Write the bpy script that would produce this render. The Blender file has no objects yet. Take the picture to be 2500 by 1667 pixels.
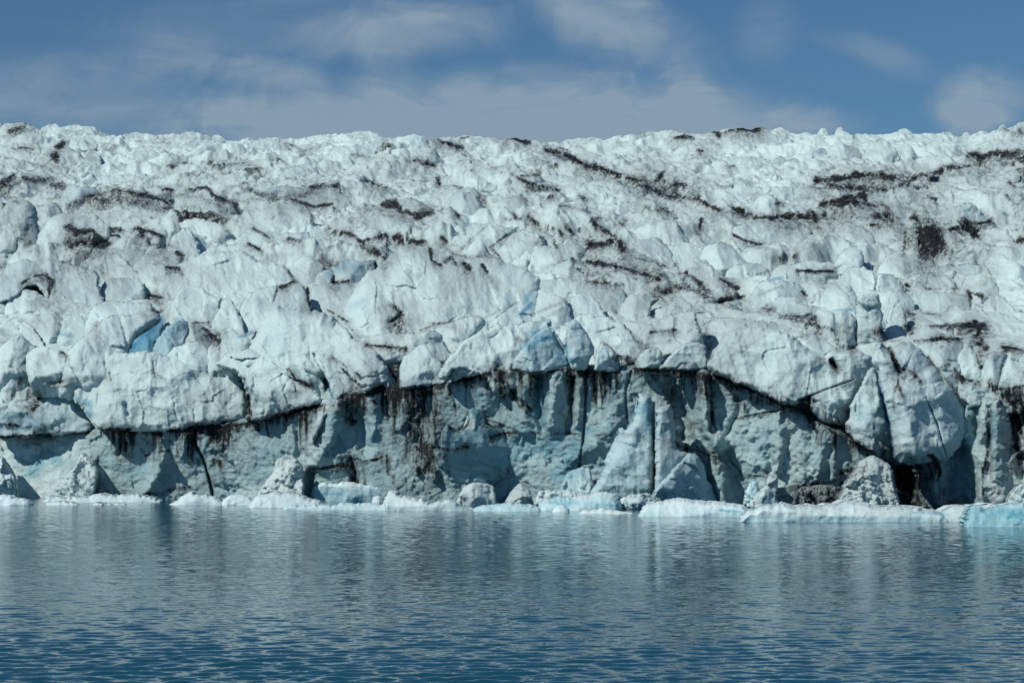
import bpy, math, numpy as np
from mathutils import Vector
from mathutils.geometry import delaunay_2d_cdt

# ------------------------------------------------------------------ camera, world, sun
S = bpy.context.scene
HC, FPX, VH, U0, V0 = 7.0, 5000.0, 1063.0, 1250.0, 833.5    # boat deck height, focal length in photo pixels, horizon row
PITCH = math.atan((VH - V0) / FPX)
CP, SP = math.cos(PITCH), math.sin(PITCH)
cam_d = bpy.data.cameras.new('camera'); cam = bpy.data.objects.new('camera', cam_d)
S.collection.objects.link(cam); S.camera = cam
cam.location = (0, 0, HC); cam.rotation_euler = (math.pi / 2 + PITCH, 0, 0)
cam_d.sensor_width = 36.0; cam_d.lens = 36.0 * FPX / 2500.0
cam_d.clip_start = 0.5; cam_d.clip_end = 20000.0

SUN_EL, SUN_AZ = math.radians(44), math.radians(-124)       # azimuth clockwise from +Y (view direction): left, behind the boat
sx, sy, sz = math.sin(SUN_AZ) * math.cos(SUN_EL), math.cos(SUN_AZ) * math.cos(SUN_EL), math.sin(SUN_EL)
sun_d = bpy.data.lights.new('sun', 'SUN'); sun = bpy.data.objects.new('sun', sun_d)
S.collection.objects.link(sun)
sun.rotation_euler = Vector((sx, sy, sz)).to_track_quat('Z', 'Y').to_euler()
sun.location = (-60, -60, 90)
sun_d.energy = 3.4; sun_d.angle = math.radians(0.53); sun_d.color = (1.0, 0.975, 0.885)

S.view_settings.view_transform = 'Standard'; S.view_settings.look = 'None'
S.view_settings.exposure = 0.0; S.view_settings.gamma = 1.0
S.render.engine = 'CYCLES'
S.cycles.max_bounces = 5; S.cycles.diffuse_bounces = 3; S.cycles.glossy_bounces = 3
S.cycles.caustics_reflective = False; S.cycles.caustics_refractive = False
S.cycles.use_denoising = True

W = bpy.data.worlds.new('World'); S.world = W; W.use_nodes = True
wn, wl = W.node_tree.nodes, W.node_tree.links
wn.clear()
def N(nt, t, **kw):
    n = nt.nodes.new(t)
    for k, v in kw.items():
        if k in n.inputs.keys() if isinstance(k, str) else False: n.inputs[k].default_value = v
        else: setattr(n, k, v)
    return n
def math_node(nt, op, a, b=None, c=None, clamp=False):
    n = nt.nodes.new('ShaderNodeMath'); n.operation = op; n.use_clamp = clamp
    for i, x in enumerate((a, b, c)):
        if x is None: continue
        if isinstance(x, (int, float)): n.inputs[i].default_value = x
        else: nt.links.new(x, n.inputs[i])
    return n.outputs[0]
def mix_col(nt, fac, a, b):
    n = nt.nodes.new('ShaderNodeMix'); n.data_type = 'RGBA'; n.clamp_factor = True
    for i, x in ((0, fac), (6, a), (7, b)):
        if isinstance(x, (int, float)): n.inputs[i].default_value = x
        elif isinstance(x, tuple): n.inputs[i].default_value = (*x, 1.0)
        else: nt.links.new(x, n.inputs[i])
    return n.outputs[2]
nt = W.node_tree
sky = N(nt, 'ShaderNodeTexSky', sky_type='NISHITA', sun_disc=False, sun_elevation=SUN_EL, sun_rotation=SUN_AZ,
        altitude=0.0, air_density=1.0, dust_density=0.2, ozone_density=3.0)
# thin high cirrus: patches fixed to directions of the sky
geo = N(nt, 'ShaderNodeTexCoord')
sep = nt.nodes.new('ShaderNodeSeparateXYZ'); nt.links.new(geo.outputs['Generated'], sep.inputs[0])
yy = math_node(nt, 'MAXIMUM', sep.outputs[1], 0.02)
azx = math_node(nt, 'DIVIDE', sep.outputs[0], yy)          # tangent of azimuth
elv = math_node(nt, 'DIVIDE', sep.outputs[2], yy)          # tangent of elevation
front = math_node(nt, 'GREATER_THAN', sep.outputs[1], 0.0)
comb = nt.nodes.new('ShaderNodeCombineXYZ'); nt.links.new(azx, comb.inputs[0]); nt.links.new(elv, comb.inputs[1])
mp = nt.nodes.new('ShaderNodeMapping'); nt.links.new(comb.outputs[0], mp.inputs[0])
mp.inputs['Rotation'].default_value = (0, 0, math.radians(9)); mp.inputs['Scale'].default_value = (11, 42, 1)
nz = N(nt, 'ShaderNodeTexNoise', Scale=1.0, Detail=7.0, Roughness=0.62, Distortion=1.1); nt.links.new(mp.outputs[0], nz.inputs['Vector'])
nz2 = N(nt, 'ShaderNodeTexNoise', Scale=22.0, Detail=6.0, Roughness=0.6, Distortion=0.8); nt.links.new(comb.outputs[0], nz2.inputs['Vector'])
def cloud(u, v, ru, rv, amt, rot=0.0, wob=0.0):
    """one soft patch of cirrus centred on the direction that has azimuth/elevation tangents (a, e)"""
    a0, e0 = (u - U0) / FPX, (VH - v) / FPX
    dx = math_node(nt, 'SUBTRACT', azx, a0); dy = math_node(nt, 'SUBTRACT', elv, e0)
    c, s = math.cos(rot), math.sin(rot)
    px = math_node(nt, 'ADD', math_node(nt, 'MULTIPLY', dx, c), math_node(nt, 'MULTIPLY', dy, s))
    py = math_node(nt, 'SUBTRACT', math_node(nt, 'MULTIPLY', dy, c), math_node(nt, 'MULTIPLY', dx, s))
    w = math_node(nt, 'MULTIPLY', math_node(nt, 'SUBTRACT', nz2.outputs[0], 0.5), wob)
    r = math_node(nt, 'ADD', math_node(nt, 'POWER', math_node(nt, 'ABSOLUTE', math_node(nt, 'MULTIPLY', px, FPX / ru)), 2.0),
                  math_node(nt, 'POWER', math_node(nt, 'ABSOLUTE', math_node(nt, 'MULTIPLY', py, FPX / rv)), 2.0))
    r = math_node(nt, 'ADD', math_node(nt, 'SQRT', r), w)
    m = nt.nodes.new('ShaderNodeMapRange'); m.interpolation_type = 'SMOOTHSTEP'
    nt.links.new(r, m.inputs[0]); m.inputs[1].default_value = 0.25; m.inputs[2].default_value = 1.15
    m.inputs[3].default_value = amt; m.inputs[4].default_value = 0.0
    return m.outputs[0]
cl = None
for args in ((1200, 325, 800, 175, 1.35, 0.0, .7), (640, 172, 210, 45, 0.45, -.08, .9), (1480, 30, 300, 120, 0.80, -.45, 1.2), (1000, 70, 330, 90, 0.55, .1, 1.4),
             (600, 60, 500, 130, 0.22, .1, 1.5), (2390, 245, 130, 95, 1.3, .2, 1.0), (1990, 300, 130, 50, 0.5, 0, 1.0), (2160, 130, 200, 50, 0.28, -.35, 1.2),
             (1880, 50, 120, 90, .2, .9, 1.2), (150, 240, 520, 120, 0.45, -.1, 1.2), (350, 150, 200, 80, .2, .3, 1.5)):
    o = cloud(*args)
    cl = o if cl is None else math_node(nt, 'ADD', cl, o)
tex = nt.nodes.new('ShaderNodeMapRange'); nt.links.new(nz.outputs[0], tex.inputs[0])
tex.inputs[1].default_value = 0.32; tex.inputs[2].default_value = 0.70; tex.inputs[3].default_value = 0.38; tex.inputs[4].default_value = 1.15
cl = math_node(nt, 'MULTIPLY', math_node(nt, 'MULTIPLY', cl, tex.outputs[0]), front)
cl = math_node(nt, 'MINIMUM', math_node(nt, 'MULTIPLY', cl, 1.35), 0.85)
SKY_TINT = (0.46, 0.68, 0.83)
tint = nt.nodes.new('ShaderNodeMix'); tint.data_type = 'RGBA'; tint.blend_type = 'MULTIPLY'; tint.inputs[0].default_value = 1.0
nt.links.new(sky.outputs[0], tint.inputs[6]); tint.inputs[7].default_value = (*SKY_TINT, 1)
skyc = mix_col(nt, cl, tint.outputs[2], (3.7, 4.9, 6.05))
bg = N(nt, 'ShaderNodeBackground', Strength=0.073); nt.links.new(skyc, bg.inputs[0])
wo = nt.nodes.new('ShaderNodeOutputWorld'); nt.links.new(bg.outputs[0], wo.inputs[0])

# ------------------------------------------------------------------ numpy helpers
def project(x, y, z):
    a, b, c = x, y, z - HC
    f = b * CP + c * SP; up = c * CP - b * SP
    return U0 + FPX * a / f, V0 - FPX * up / f
def unproject(u, v, D):
    """world x, z of the point at distance D (along y) seen in photo pixel u, v"""
    a = (u - U0) / FPX; b = (V0 - v) / FPX
    dy = CP - b * SP; dz = SP + b * CP
    return D * a / dy, HC + D * dz / dy
def zrow(v, D): return HC + D * (SP + (V0 - v) / FPX * CP) / (CP - (V0 - v) / FPX * SP)
def _hash(ix, iy, iz, seed):
    h = (ix.astype(np.uint32) * np.uint32(374761393)) ^ (iy.astype(np.uint32) * np.uint32(668265263)) ^ (iz.astype(np.uint32) * np.uint32(2147483647 - 1640531)) ^ np.uint32((seed * 974711 + 12345) & 0xffffffff)
    h = (h ^ (h >> np.uint32(13))) * np.uint32(1274126177)
    h = (h ^ (h >> np.uint32(16))) * np.uint32(2246822519)
    h ^= h >> np.uint32(13)
    return h.astype(np.float32) * np.float32(1.0 / 4294967295.0)
def vnoise(x, y, z, seed=0):
    x = np.asarray(x, np.float32); y = np.asarray(y, np.float32) + 0 * x; z = np.asarray(z, np.float32) + 0 * x
    fx, fy, fz = np.floor(x), np.floor(y), np.floor(z)
    ix, iy, iz = fx.astype(np.int64), fy.astype(np.int64), fz.astype(np.int64)
    tx, ty, tz = x - fx, y - fy, z - fz
    tx = tx * tx * tx * (tx * (tx * 6 - 15) + 10); ty = ty * ty * ty * (ty * (ty * 6 - 15) + 10); tz = tz * tz * tz * (tz * (tz * 6 - 15) + 10)
    out = 0
    for dx in (0, 1):
        wx = tx if dx else 1 - tx
        for dy in (0, 1):
            wy = ty if dy else 1 - ty
            for dz in (0, 1):
                wz = tz if dz else 1 - tz
                out = out + wx * wy * wz * _hash(ix + dx, iy + dy, iz + dz, seed)
    return out * 2 - 1
def fbm(x, y, z, octv=4, gain=0.5, seed=0, kind='fbm'):
    s, a, f, tot = 0, 1.0, 1.0, 0
    for i in range(octv):
        n = vnoise(x * f + 17.3 * i, y * f + 5.1 * i, z * f + 9.7 * i, seed + i)
        if kind == 'billow': n = np.abs(n) * 2 - .6
        if kind == 'ridge': n = 1 - 2 * np.abs(n)
        s = s + a * n; tot += a; a *= gain; f *= 2.03
    return s / tot
def worley(x, z, seed=0):
    """distance to the nearest of one jittered point per unit cell"""
    ix, iz = np.floor(x).astype(np.int64), np.floor(z).astype(np.int64); best = np.full(np.shape(x), 9.0)
    for a in (-1, 0, 1):
        for b in (-1, 0, 1):
            hx, hz = _hash(ix + a, iz + b, ix * 0, seed), _hash(ix + a, iz + b, ix * 0 + 1, seed)
            best = np.minimum(best, np.hypot(ix + a + hx - x, iz + b + hz - z))
    return best
def chips(x, z, seed=0):
    """broken facets: every jittered cell is a plane with a tilt of its own"""
    ix, iz = np.floor(x).astype(np.int64), np.floor(z).astype(np.int64); best = np.full(np.shape(x), 9.0); out = np.zeros(np.shape(x))
    for a in (-1, 0, 1):
        for b in (-1, 0, 1):
            jx, jz = ix + a, iz + b; o = ix * 0
            hx, hz = _hash(jx, jz, o, seed), _hash(jx, jz, o + 1, seed)
            ox, oz = x - jx - hx, z - jz - hz; d = np.hypot(ox, oz); m = d < best
            v = (_hash(jx, jz, o + 2, seed) - .5) * 1.6 * ox + (_hash(jx, jz, o + 3, seed) - .5) * 1.6 * oz + (_hash(jx, jz, o + 4, seed) - .5) * .5
            best = np.where(m, d, best); out = np.where(m, v, out)
    return out
def sstep(a, b, x):
    t = np.clip((x - a) / (b - a), 0, 1); return t * t * (3 - 2 * t)
TILE = {'A': (0, 280), 'B': (800, 280), 'C': (1650, 280), 'D': (0, 730), 'E': (800, 730), 'F': (1650, 730)}
def tr(tile, txt):
    """'x,y x,y ...' measured on an enlarged tile of the photograph -> photo pixels"""
    p = np.array([[float(c) for c in q.split(',')] for q in txt.split()])
    if tile == 'N': return p
    if tile in '01234': return p / 4.704 + np.array([500 * int(tile), 1000])
    return p / 2.7506 + np.array(TILE[tile])

# ------------------------------------------------------------------ the lie of the glacier
SKYL = np.array([(-400, 296), (0, 300), (53, 298), (106, 308), (212, 310), (319, 330), (468, 321), (553, 332), (680, 328), (850, 319), (957, 328), (1063, 332), (1127, 332), (1222, 328), (1307, 330), (1380, 343), (1488, 332), (1573, 324), (1700, 311), (1807, 311), (1870, 319), (1966, 321), (2050, 314), (2158, 319), (2264, 317), (2370, 330), (2440, 306), (2500, 292), (2900, 300)], float)
def Dc(u): return 235.0 - 42.0 * u / 2500.0          # distance of the ice front
ANCH = np.array([(-30, 985), (0, 905), (45, 760), (115, 610), (215, 490), (335, 410), (500, 345)], float)
def vbase(yrel, u):
    sk = np.interp(u, SKYL[:, 0], SKYL[:, 1])
    v = np.interp(yrel, ANCH[:, 0], ANCH[:, 1])
    w = sstep(200, 500, yrel)
    return v + w * (sk + 14 - 345)
def Dbase(v, u):
    yr = np.linspace(-30, 500, 400)
    vv = vbase(yr, float(u))
    return float(np.interp(-v, -vv, yr)) + Dc(u)

# ------------------------------------------------------------------ hand-drawn maps of dirt, painted cave shade, blue ice and relief (baked to vertices)
MW, MH, MX0, MY0, MS = 1500, 600, -250, 260, 2.0       # map cell = 2 photo pixels
dirt_shade_map = np.zeros((MH, MW), np.float32); blue_map = np.zeros((MH, MW), np.float32); relief_map = np.zeros((MH, MW), np.float32)
gx, gy = np.meshgrid(np.arange(MW) * MS + MX0, np.arange(MH) * MS + MY0)
col_n = fbm(np.arange(MW) * MS / 13.0, 0.5, 0.5, 3, .6, 91) * .8 + fbm(np.arange(MW) * MS / 55.0, 3.5, .5, 2, .5, 92) * .9
def seg_dist(px, py, pts, yscale=1.0):
    best = np.full(px.shape, 1e9, np.float32); side = np.zeros(px.shape, np.float32)
    for (x0, y0), (x1, y1) in zip(pts[:-1], pts[1:]):
        dx, dy = x1 - x0, y1 - y0
        t = np.clip(((px - x0) * dx + (py - y0) * dy) / (dx * dx + dy * dy + 1e-9), 0, 1)
        ex, ey = px - (x0 + t * dx), py - (y0 + t * dy)
        d = np.hypot(ex, ey * yscale); m = d < best
        best = np.where(m, d, best); side = np.where(m, ey, side)
    return best, side
def stroke(mp_, pts, w, amt, drip=0.0, mode='max', jit=0.5, seed=0):
    if len(pts) == 1: pts = np.vstack([pts, pts + 0.5])
    pad = 3 * w + drip
    x0, y0 = pts.min(0) - 3 * w - 6; x1, y1 = pts.max(0) + pad + 6
    i0, i1 = max(0, int((x0 - MX0) / MS)), min(MW, int((x1 - MX0) / MS) + 1)
    j0, j1 = max(0, int((y0 - MY0) / MS)), min(MH, int((y1 - MY0) / MS) + 1)
    if i1 <= i0 or j1 <= j0: return
    X, Y = gx[j0:j1, i0:i1].astype(np.float32), gy[j0:j1, i0:i1].astype(np.float32)
    if jit:
        X2 = X + fbm(X / 18, Y / 18, .5, 3, .55, 31 + seed) * w * jit * 1.4; Y2 = Y + fbm(X / 14, Y / 14, 7.5, 3, .55, 57 + seed) * w * jit * 1.4
    else: X2, Y2 = X, Y
    d, side = seg_dist(X2, Y2, pts)
    wv = w * np.clip(.8 + 1.1 * fbm(X / (16 + 3 * w), Y / (16 + 3 * w), 3.5, 2, .6, 77 + seed), .22, 1.7) if jit else w
    m = amt * np.exp(-(d / wv) ** 2 * 1.2)
    if mode == 'max' and jit: m = m * np.clip(.95 + .7 * fbm(X / 42, Y / 42, 9.5, 3, .55, 99 + seed), .3, 1.0)
    if drip > 0:
        ly = np.interp(X[0], *[q[np.argsort(pts[:, 0])] for q in (pts[:, 0], pts[:, 1])])
        inside = (X[0] >= pts[:, 0].min() - w * .4) & (X[0] <= pts[:, 0].max() + w * .4)
        L = drip * np.clip(0.62 + 0.75 * col_n[i0:i1], 0.05, 1.7)
        below = Y - ly[None, :]
        k = np.clip(1 - below / L[None, :], 0, 1) * (below > 0) * inside[None, :]
        k = k * np.clip(.75 + 0.6 * col_n[i0:i1], .15, 1.2)[None, :]
        m = np.maximum(m, abs(amt) * k)
    sub = mp_[j0:j1, i0:i1]
    if mode == 'max': np.maximum(sub, m, out=sub)
    else: sub += m
def samp(mp_, u, v):
    fx = np.clip((u - MX0) / MS, 0, MW - 1.01); fy = np.clip((v - MY0) / MS, 0, MH - 1.01)
    ix, iy = fx.astype(int), fy.astype(int); tx, ty = fx - ix, fy - iy
    return (mp_[iy, ix] * (1 - tx) + mp_[iy, ix + 1] * tx) * (1 - ty) + (mp_[iy + 1, ix] * (1 - tx) + mp_[iy + 1, ix + 1] * tx) * ty
# ------------------------------------------------------------------ materials
def new_mat(name):
    m = bpy.data.materials.new(name); m.use_nodes = True
    for n in list(m.node_tree.nodes): m.node_tree.nodes.remove(n)
    return m, m.node_tree
def ice_material(name, white=(0.645, 0.80, 0.80), veil=0.30, fine=1.0, bump=0.16, rough=0.5, streaky=.35, stops=None, sss=0.0, gritty=.75):
    m, t = new_mat(name); L = t.links
    out = t.nodes.new('ShaderNodeOutputMaterial'); b = t.nodes.new('ShaderNodeBsdfPrincipled'); L.new(b.outputs[0], out.inputs[0])
    g = t.nodes.new('ShaderNodeNewGeometry'); pos = g.outputs['Position']
    ad = N(t, 'ShaderNodeAttribute', attribute_name='dirt_shade'); ab = N(t, 'ShaderNodeAttribute', attribute_name='blue')
    def noise(scale, detail, rough_, vec=pos, dist=0.0):
        n = N(t, 'ShaderNodeTexNoise', Scale=scale, Detail=detail, Roughness=rough_, Distortion=dist); L.new(vec, n.inputs['Vector']); return n.outputs[0]
    def mapped(sc):
        n = t.nodes.new('ShaderNodeMapping'); n.inputs['Scale'].default_value = sc; L.new(pos, n.inputs[0]); return n.outputs[0]
    grain = noise(4.5 * fine, 8, .72)
    big = noise(0.16, 5, .6, dist=.6)
    mid = noise(0.9 * fine, 6, .62)
    streak = noise(1.0, 5, .6, mapped((2.6 * fine, 2.6 * fine, .30 * fine)))
    # blue glacier ice, where the map says the ice is clear
    cr = t.nodes.new('ShaderNodeValToRGB'); e = cr.color_ramp.elements
    e[0].position = 0; e[0].color = (*white, 1); e[1].position = 1.0; e[1].color = (*(stops[3] if stops else (0.02, 0.20, 0.44)), 1)
    for p_, c_ in zip((.25, .5, .75), stops or ((0.54, 0.70, 0.73), (0.30, 0.52, 0.60), (0.12, 0.36, 0.52))):
        q = e.new(p_); q.color = (*c_, 1)
    bn = math_node(t, 'ADD', ab.outputs['Fac'], math_node(t, 'MULTIPLY', math_node(t, 'SUBTRACT', mid, .5), .22))
    bn = math_node(t, 'ADD', bn, math_node(t, 'MULTIPLY', math_node(t, 'SUBTRACT', big, .5), .5), clamp=True); L.new(bn, cr.inputs[0])
    # grey-brown veil of fine ash in soft patches
    vf = t.nodes.new('ShaderNodeMapRange'); L.new(math_node(t, 'ADD', math_node(t, 'MULTIPLY', big, 1 - streaky), math_node(t, 'MULTIPLY', streak, streaky)), vf.inputs[0])
    vf.inputs[1].default_value = .46; vf.inputs[2].default_value = .72; vf.inputs[3].default_value = 0; vf.inputs[4].default_value = veil
    c = mix_col(t, vf.outputs[0], cr.outputs[0], (0.45, 0.45, 0.435))
    gr = t.nodes.new('ShaderNodeMapRange'); L.new(grain, gr.inputs[0]); gr.inputs[1].default_value = .52; gr.inputs[2].default_value = .74
    gr.inputs[3].default_value = 0; gr.inputs[4].default_value = .42
    c = mix_col(t, gr.outputs[0], c, (0.40, 0.40, 0.39))
    # dirt: thin grey film first, then black grit broken up by drips and grain; also carries painted cave shade
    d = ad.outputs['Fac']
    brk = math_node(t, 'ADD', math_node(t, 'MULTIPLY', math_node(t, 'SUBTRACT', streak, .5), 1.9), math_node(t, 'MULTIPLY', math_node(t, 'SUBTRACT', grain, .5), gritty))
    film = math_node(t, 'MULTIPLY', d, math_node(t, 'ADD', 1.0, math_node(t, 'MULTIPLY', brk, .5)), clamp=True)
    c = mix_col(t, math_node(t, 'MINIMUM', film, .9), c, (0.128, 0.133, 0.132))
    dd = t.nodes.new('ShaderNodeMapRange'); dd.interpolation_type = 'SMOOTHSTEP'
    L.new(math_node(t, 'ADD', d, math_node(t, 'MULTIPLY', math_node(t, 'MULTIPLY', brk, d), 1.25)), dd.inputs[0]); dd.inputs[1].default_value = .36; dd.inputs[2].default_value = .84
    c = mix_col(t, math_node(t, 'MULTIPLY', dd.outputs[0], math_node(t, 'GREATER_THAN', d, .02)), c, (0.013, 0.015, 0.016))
    L.new(c, b.inputs['Base Color'])
    b.inputs['Roughness'].default_value = rough; b.inputs['IOR'].default_value = 1.31
    b.inputs['Specular IOR Level'].default_value = .35
    if sss:
        b.inputs['Subsurface Weight'].default_value = sss; b.inputs['Subsurface Radius'].default_value = (.45, .85, 1.0); b.inputs['Subsurface Scale'].default_value = .9
    bp = t.nodes.new('ShaderNodeBump'); bp.inputs['Strength'].default_value = 1.0; bp.inputs['Distance'].default_value = bump
    hh = math_node(t, 'ADD', math_node(t, 'MULTIPLY', mid, 1.1), math_node(t, 'MULTIPLY', grain, .8))
    L.new(hh, bp.inputs['Height']); L.new(bp.outputs[0], b.inputs['Normal'])
    return m
M_ICE = ice_material('weathered_ice')
M_FAR = ice_material('far_ice', fine=.55, bump=.25, veil=.26, gritty=.3)
M_WALL = ice_material('cliff_ice', white=(0.64, 0.785, 0.795), veil=.34, streaky=.75, stops=((0.41, 0.60, 0.63), (0.21, 0.455, 0.54), (0.07, 0.225, 0.32), (0.02, 0.13, 0.25)), bump=.22)
M_FLOE = ice_material('floe_ice', white=(0.70, 0.84, 0.85), veil=.0, fine=1.6, bump=.05, rough=.38, sss=.1, stops=((0.66, 0.82, 0.84), (0.42, 0.67, 0.72), (0.14, 0.42, 0.51), (0.04, 0.24, 0.36)))
M_RUB = ice_material('crushed_ice', white=(0.68, 0.81, 0.81), veil=.08, fine=1.6, bump=.16)

def link_mesh(name, verts, faces, mat, dirt_shade=None, blue=None, parent=None, origin=None, smooth=True):
    me = bpy.data.meshes.new(name)
    v = np.asarray(verts, np.float32)
    if origin is not None: v = v - np.asarray(origin, np.float32)
    elif parent is not None: v = v - np.asarray(parent.location, np.float32)
    f = np.asarray(faces, np.int32); k = f.shape[1]
    me.vertices.add(len(v)); me.vertices.foreach_set('co', v.ravel())
    me.loops.add(f.size); me.loops.foreach_set('vertex_index', f.ravel())
    me.polygons.add(len(f)); me.polygons.foreach_set('loop_start', np.arange(0, f.size, k, dtype=np.int32))
    me.polygons.foreach_set('use_smooth', np.full(len(f), smooth))
    me.update(calc_edges=True)
    for nm, arr in (('dirt_shade', dirt_shade), ('blue', blue)):
        if arr is not None:
            a = me.attributes.new(nm, 'FLOAT', 'POINT'); a.data.foreach_set('value', np.clip(arr, 0, 1).astype(np.float32))
    me.materials.append(mat)
    o = bpy.data.objects.new(name, me); S.collection.objects.link(o)
    if origin is not None: o.location = tuple(float(c) for c in origin)
    if parent is not None: o.parent = parent
    return o
def tag(o, label=None, cat=None, group=None, kind=None):
    for k, v in (('label', label), ('category', cat), ('group', group), ('kind', kind)):
        if v: o[k] = v
    return o

# ------------------------------------------------------------------ one block of ice from its outline
def chaikin(p, n=1):
    for _ in range(n):
        q = np.roll(p, -1, 0)
        p = np.stack([p * .78 + q * .22, p * .22 + q * .78], 1).reshape(-1, 2)
    return p
def resample(p, step):
    q = np.vstack([p, p[:1]]); d = np.hypot(*np.diff(q, axis=0).T); s = np.concatenate([[0], np.cumsum(d)])
    n = max(24, int(s[-1] / step)); t = np.linspace(0, s[-1], n, endpoint=False)
    return np.stack([np.interp(t, s, q[:, 0]), np.interp(t, s, q[:, 1])], 1)
NB = [0]
def block(name, poly, D, mat, lean=0.5, tilt=0.0, T=None, R=0.42, facets=0.3, nface=7, amp=1.0, step=3.0, blue=0.0, dirt_shade=0.0,
          parent=None, origin=False, back=0.8, seed=None, rag=1.0, usemaps=True, cusp=0.0, ext=0.0, grow=1.0, lump=0.0, lowblue=None, ash=.15, cracks=1.0, chip=.5, chipsize=3.5, dmap=1.0):
    """closed solid block: outline in photo pixels, standing at distance D; lean = metres back per metre up, tilt = per metre right,
    T = how far the face stands out, R = rounding of the rim (share of the half width)"""
    NB[0] += 1; seed = NB[0] * 7 if seed is None else seed
    rng = np.random.RandomState(seed)
    if blue == 0.0: blue = rng.uniform(0, .17)
    px = D / FPX
    poly = np.array(poly, float)
    vfoot = poly[:, 1].max()
    if ext or grow != 1.0:
        c0 = (poly.max(0) + poly.min(0)) / 2; hh_ = np.ptp(poly[:, 1]) / 2
        w_ = np.clip((poly[:, 1] - c0[1]) / hh_ + .25, 0, 1)
        w_ = w_ * w_ * (3 - 2 * w_)
        poly[:, 0] = c0[0] + (poly[:, 0] - c0[0]) * (1 + (grow - 1) * (.35 + w_))
        poly[:, 1] += ext * w_
    p = resample(chaikin(poly, 1), step)
    size_px = max(np.ptp(p[:, 0]), np.ptp(p[:, 1]))
    nx_ = fbm(p[:, 0] / 34, p[:, 1] / 34, seed * 1.3, 5, .62, seed); ny_ = fbm(p[:, 0] / 34, p[:, 1] / 34, seed * 1.3 + 40, 5, .62, seed)
    wob = min(9.0, .040 * size_px) * rag
    p = p + np.stack([nx_, ny_], 1) * wob
    p = p + np.stack([fbm(p[:, 0] / 15, p[:, 1] / 15, seed * .7 + 11, 3, .6, seed + 2, 'ridge'), fbm(p[:, 0] / 13, p[:, 1] / 13, seed * .7 + 51, 3, .6, seed + 4, 'ridge')], 1) * min(3.4, .018 * size_px) * rag
    n = len(p)
    lo, hi = p.min(0), p.max(0)
    gx_, gy_ = np.meshgrid(np.arange(lo[0], hi[0], step), np.arange(lo[1], hi[1], step * .9))
    gx_[1::2] += step / 2
    q = np.stack([gx_.ravel(), gy_.ravel()], 1) + rng.uniform(-.18, .18, (gx_.size, 2)) * step
    # inside test
    a, b = p, np.roll(p, -1, 0)
    ins = np.zeros(len(q), bool)
    for (x0, y0), (x1, y1) in zip(a, b):
        c = ((y0 > q[:, 1]) != (y1 > q[:, 1]))
        if c.any(): ins ^= c & (q[:, 0] < (x1 - x0) * (q[:, 1] - y0) / (y1 - y0 + 1e-12) + x0)
    q = q[ins]
    d, _ = seg_dist(q[:, 0].astype(np.float32), q[:, 1].astype(np.float32), np.vstack([p, p[:1]]))
    keep = d > step * .55; q, d = q[keep], d[keep]
    pts = np.vstack([p, q]); dist = np.concatenate([np.zeros(n), d])
    res = delaunay_2d_cdt([Vector(c) for c in pts.tolist()], [], [list(range(n))], 1, 1e-4)
    vo = np.array([v[:] for v in res[0]]); fo = np.array(res[2], dtype=np.int32)
    if len(vo) != len(pts):
        dist, _ = seg_dist(vo[:, 0].astype(np.float32), vo[:, 1].astype(np.float32), np.vstack([p, p[:1]])); bound = None
    else: bound = np.arange(n)
    u, v = vo[:, 0], vo[:, 1]
    half = max(dist.max(), 1e-3)
    w_m, h_m = np.ptp(p[:, 0]) * px, np.ptp(p[:, 1]) * px
    Sz = min(w_m, h_m)
    if T is None: T = .17 * Sz
    r = np.clip(dist / (R * half + 1e-6), 0, 1)
    f = np.sqrt(np.clip(1 - (1 - r) ** 2, 0, 1))
    X = (u - p[:, 0].mean()) * px; Z = (vfoot - v) * px
    Xn, Zn = X / (w_m * .5 + 1e-6), ((p[:, 1].max() - v) * px / (h_m + 1e-6)) * 2 - 1
    rim = sstep(0, .5, r)
    fac = np.zeros(len(u))
    if facets > 0:
        ks = []
        for k in range(nface):
            an = rng.uniform(0, 2 * math.pi); sl = rng.uniform(.35, 1.15); off = rng.uniform(.0, .55)
            ks.append(off - sl * (math.cos(an) * Xn + math.sin(an) * Zn * .9))
        ks = np.array(ks); kk = 22.0
        fac = -np.log(np.exp(-kk * ks).sum(0)) / kk                 # smooth minimum of planes: broad faces that meet in ridges
        fac = np.clip(fac, -1.3, .6) * facets * Sz
        fac = fac - fac[v > np.percentile(v, 85)].mean()
    xw, zw = unproject(u, v, D)
    yw = D + 0 * u
    nz_ = fbm(xw / (Sz * .45 + .5), seed * 3.1, zw / (Sz * .45 + .5), 3, .5, seed) * .10 * Sz
    nz_ = nz_ + fbm(xw / (Sz * .38 + .4) + seed, zw / (Sz * .38 + .4), seed * .77, 2, .5, seed + 41, 'ridge') * .05 * Sz
    nz_ = nz_ + fbm(xw / 2.6 + .3 * zw / 2.6, seed * .9, zw / 4.2, 3, .5, seed + 31, 'ridge') * min(.45, .06 * Sz) + fbm(xw / 1.6, seed * 1.7, zw / 1.6, 3, .55, seed + 5) * .14 + fbm(xw / .42, seed * .7, zw / .42, 3, .6, seed + 9) * .055
    if cusp: nz_ = nz_ + cusp * (worley(xw / 1.3 + .3 * zw, zw / .95 - .25 * xw, seed + 19) - .5) * 1.1
    nz_ = nz_ + .13 * fbm(xw / .8, seed * .5, zw / 4.5, 3, .55, seed + 81)
    cs = .30 * Sz + 1.2; cw = fbm(xw / 2.5, zw / 2.5, seed * .9, 2, .5, seed + 91) * .35
    ck = fbm(xw / cs + cw + .35 * zw / cs, zw / (cs * 1.5) + cw, seed * 1.9, 2, .45, seed + 95)
    ckl = np.exp(-(ck / (.030 + .02 / Sz)) ** 2) * sstep(-.1, .35, fbm(xw / (cs * .8), zw / (cs * .8), seed * 2.3, 2, .5, seed + 97))
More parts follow.
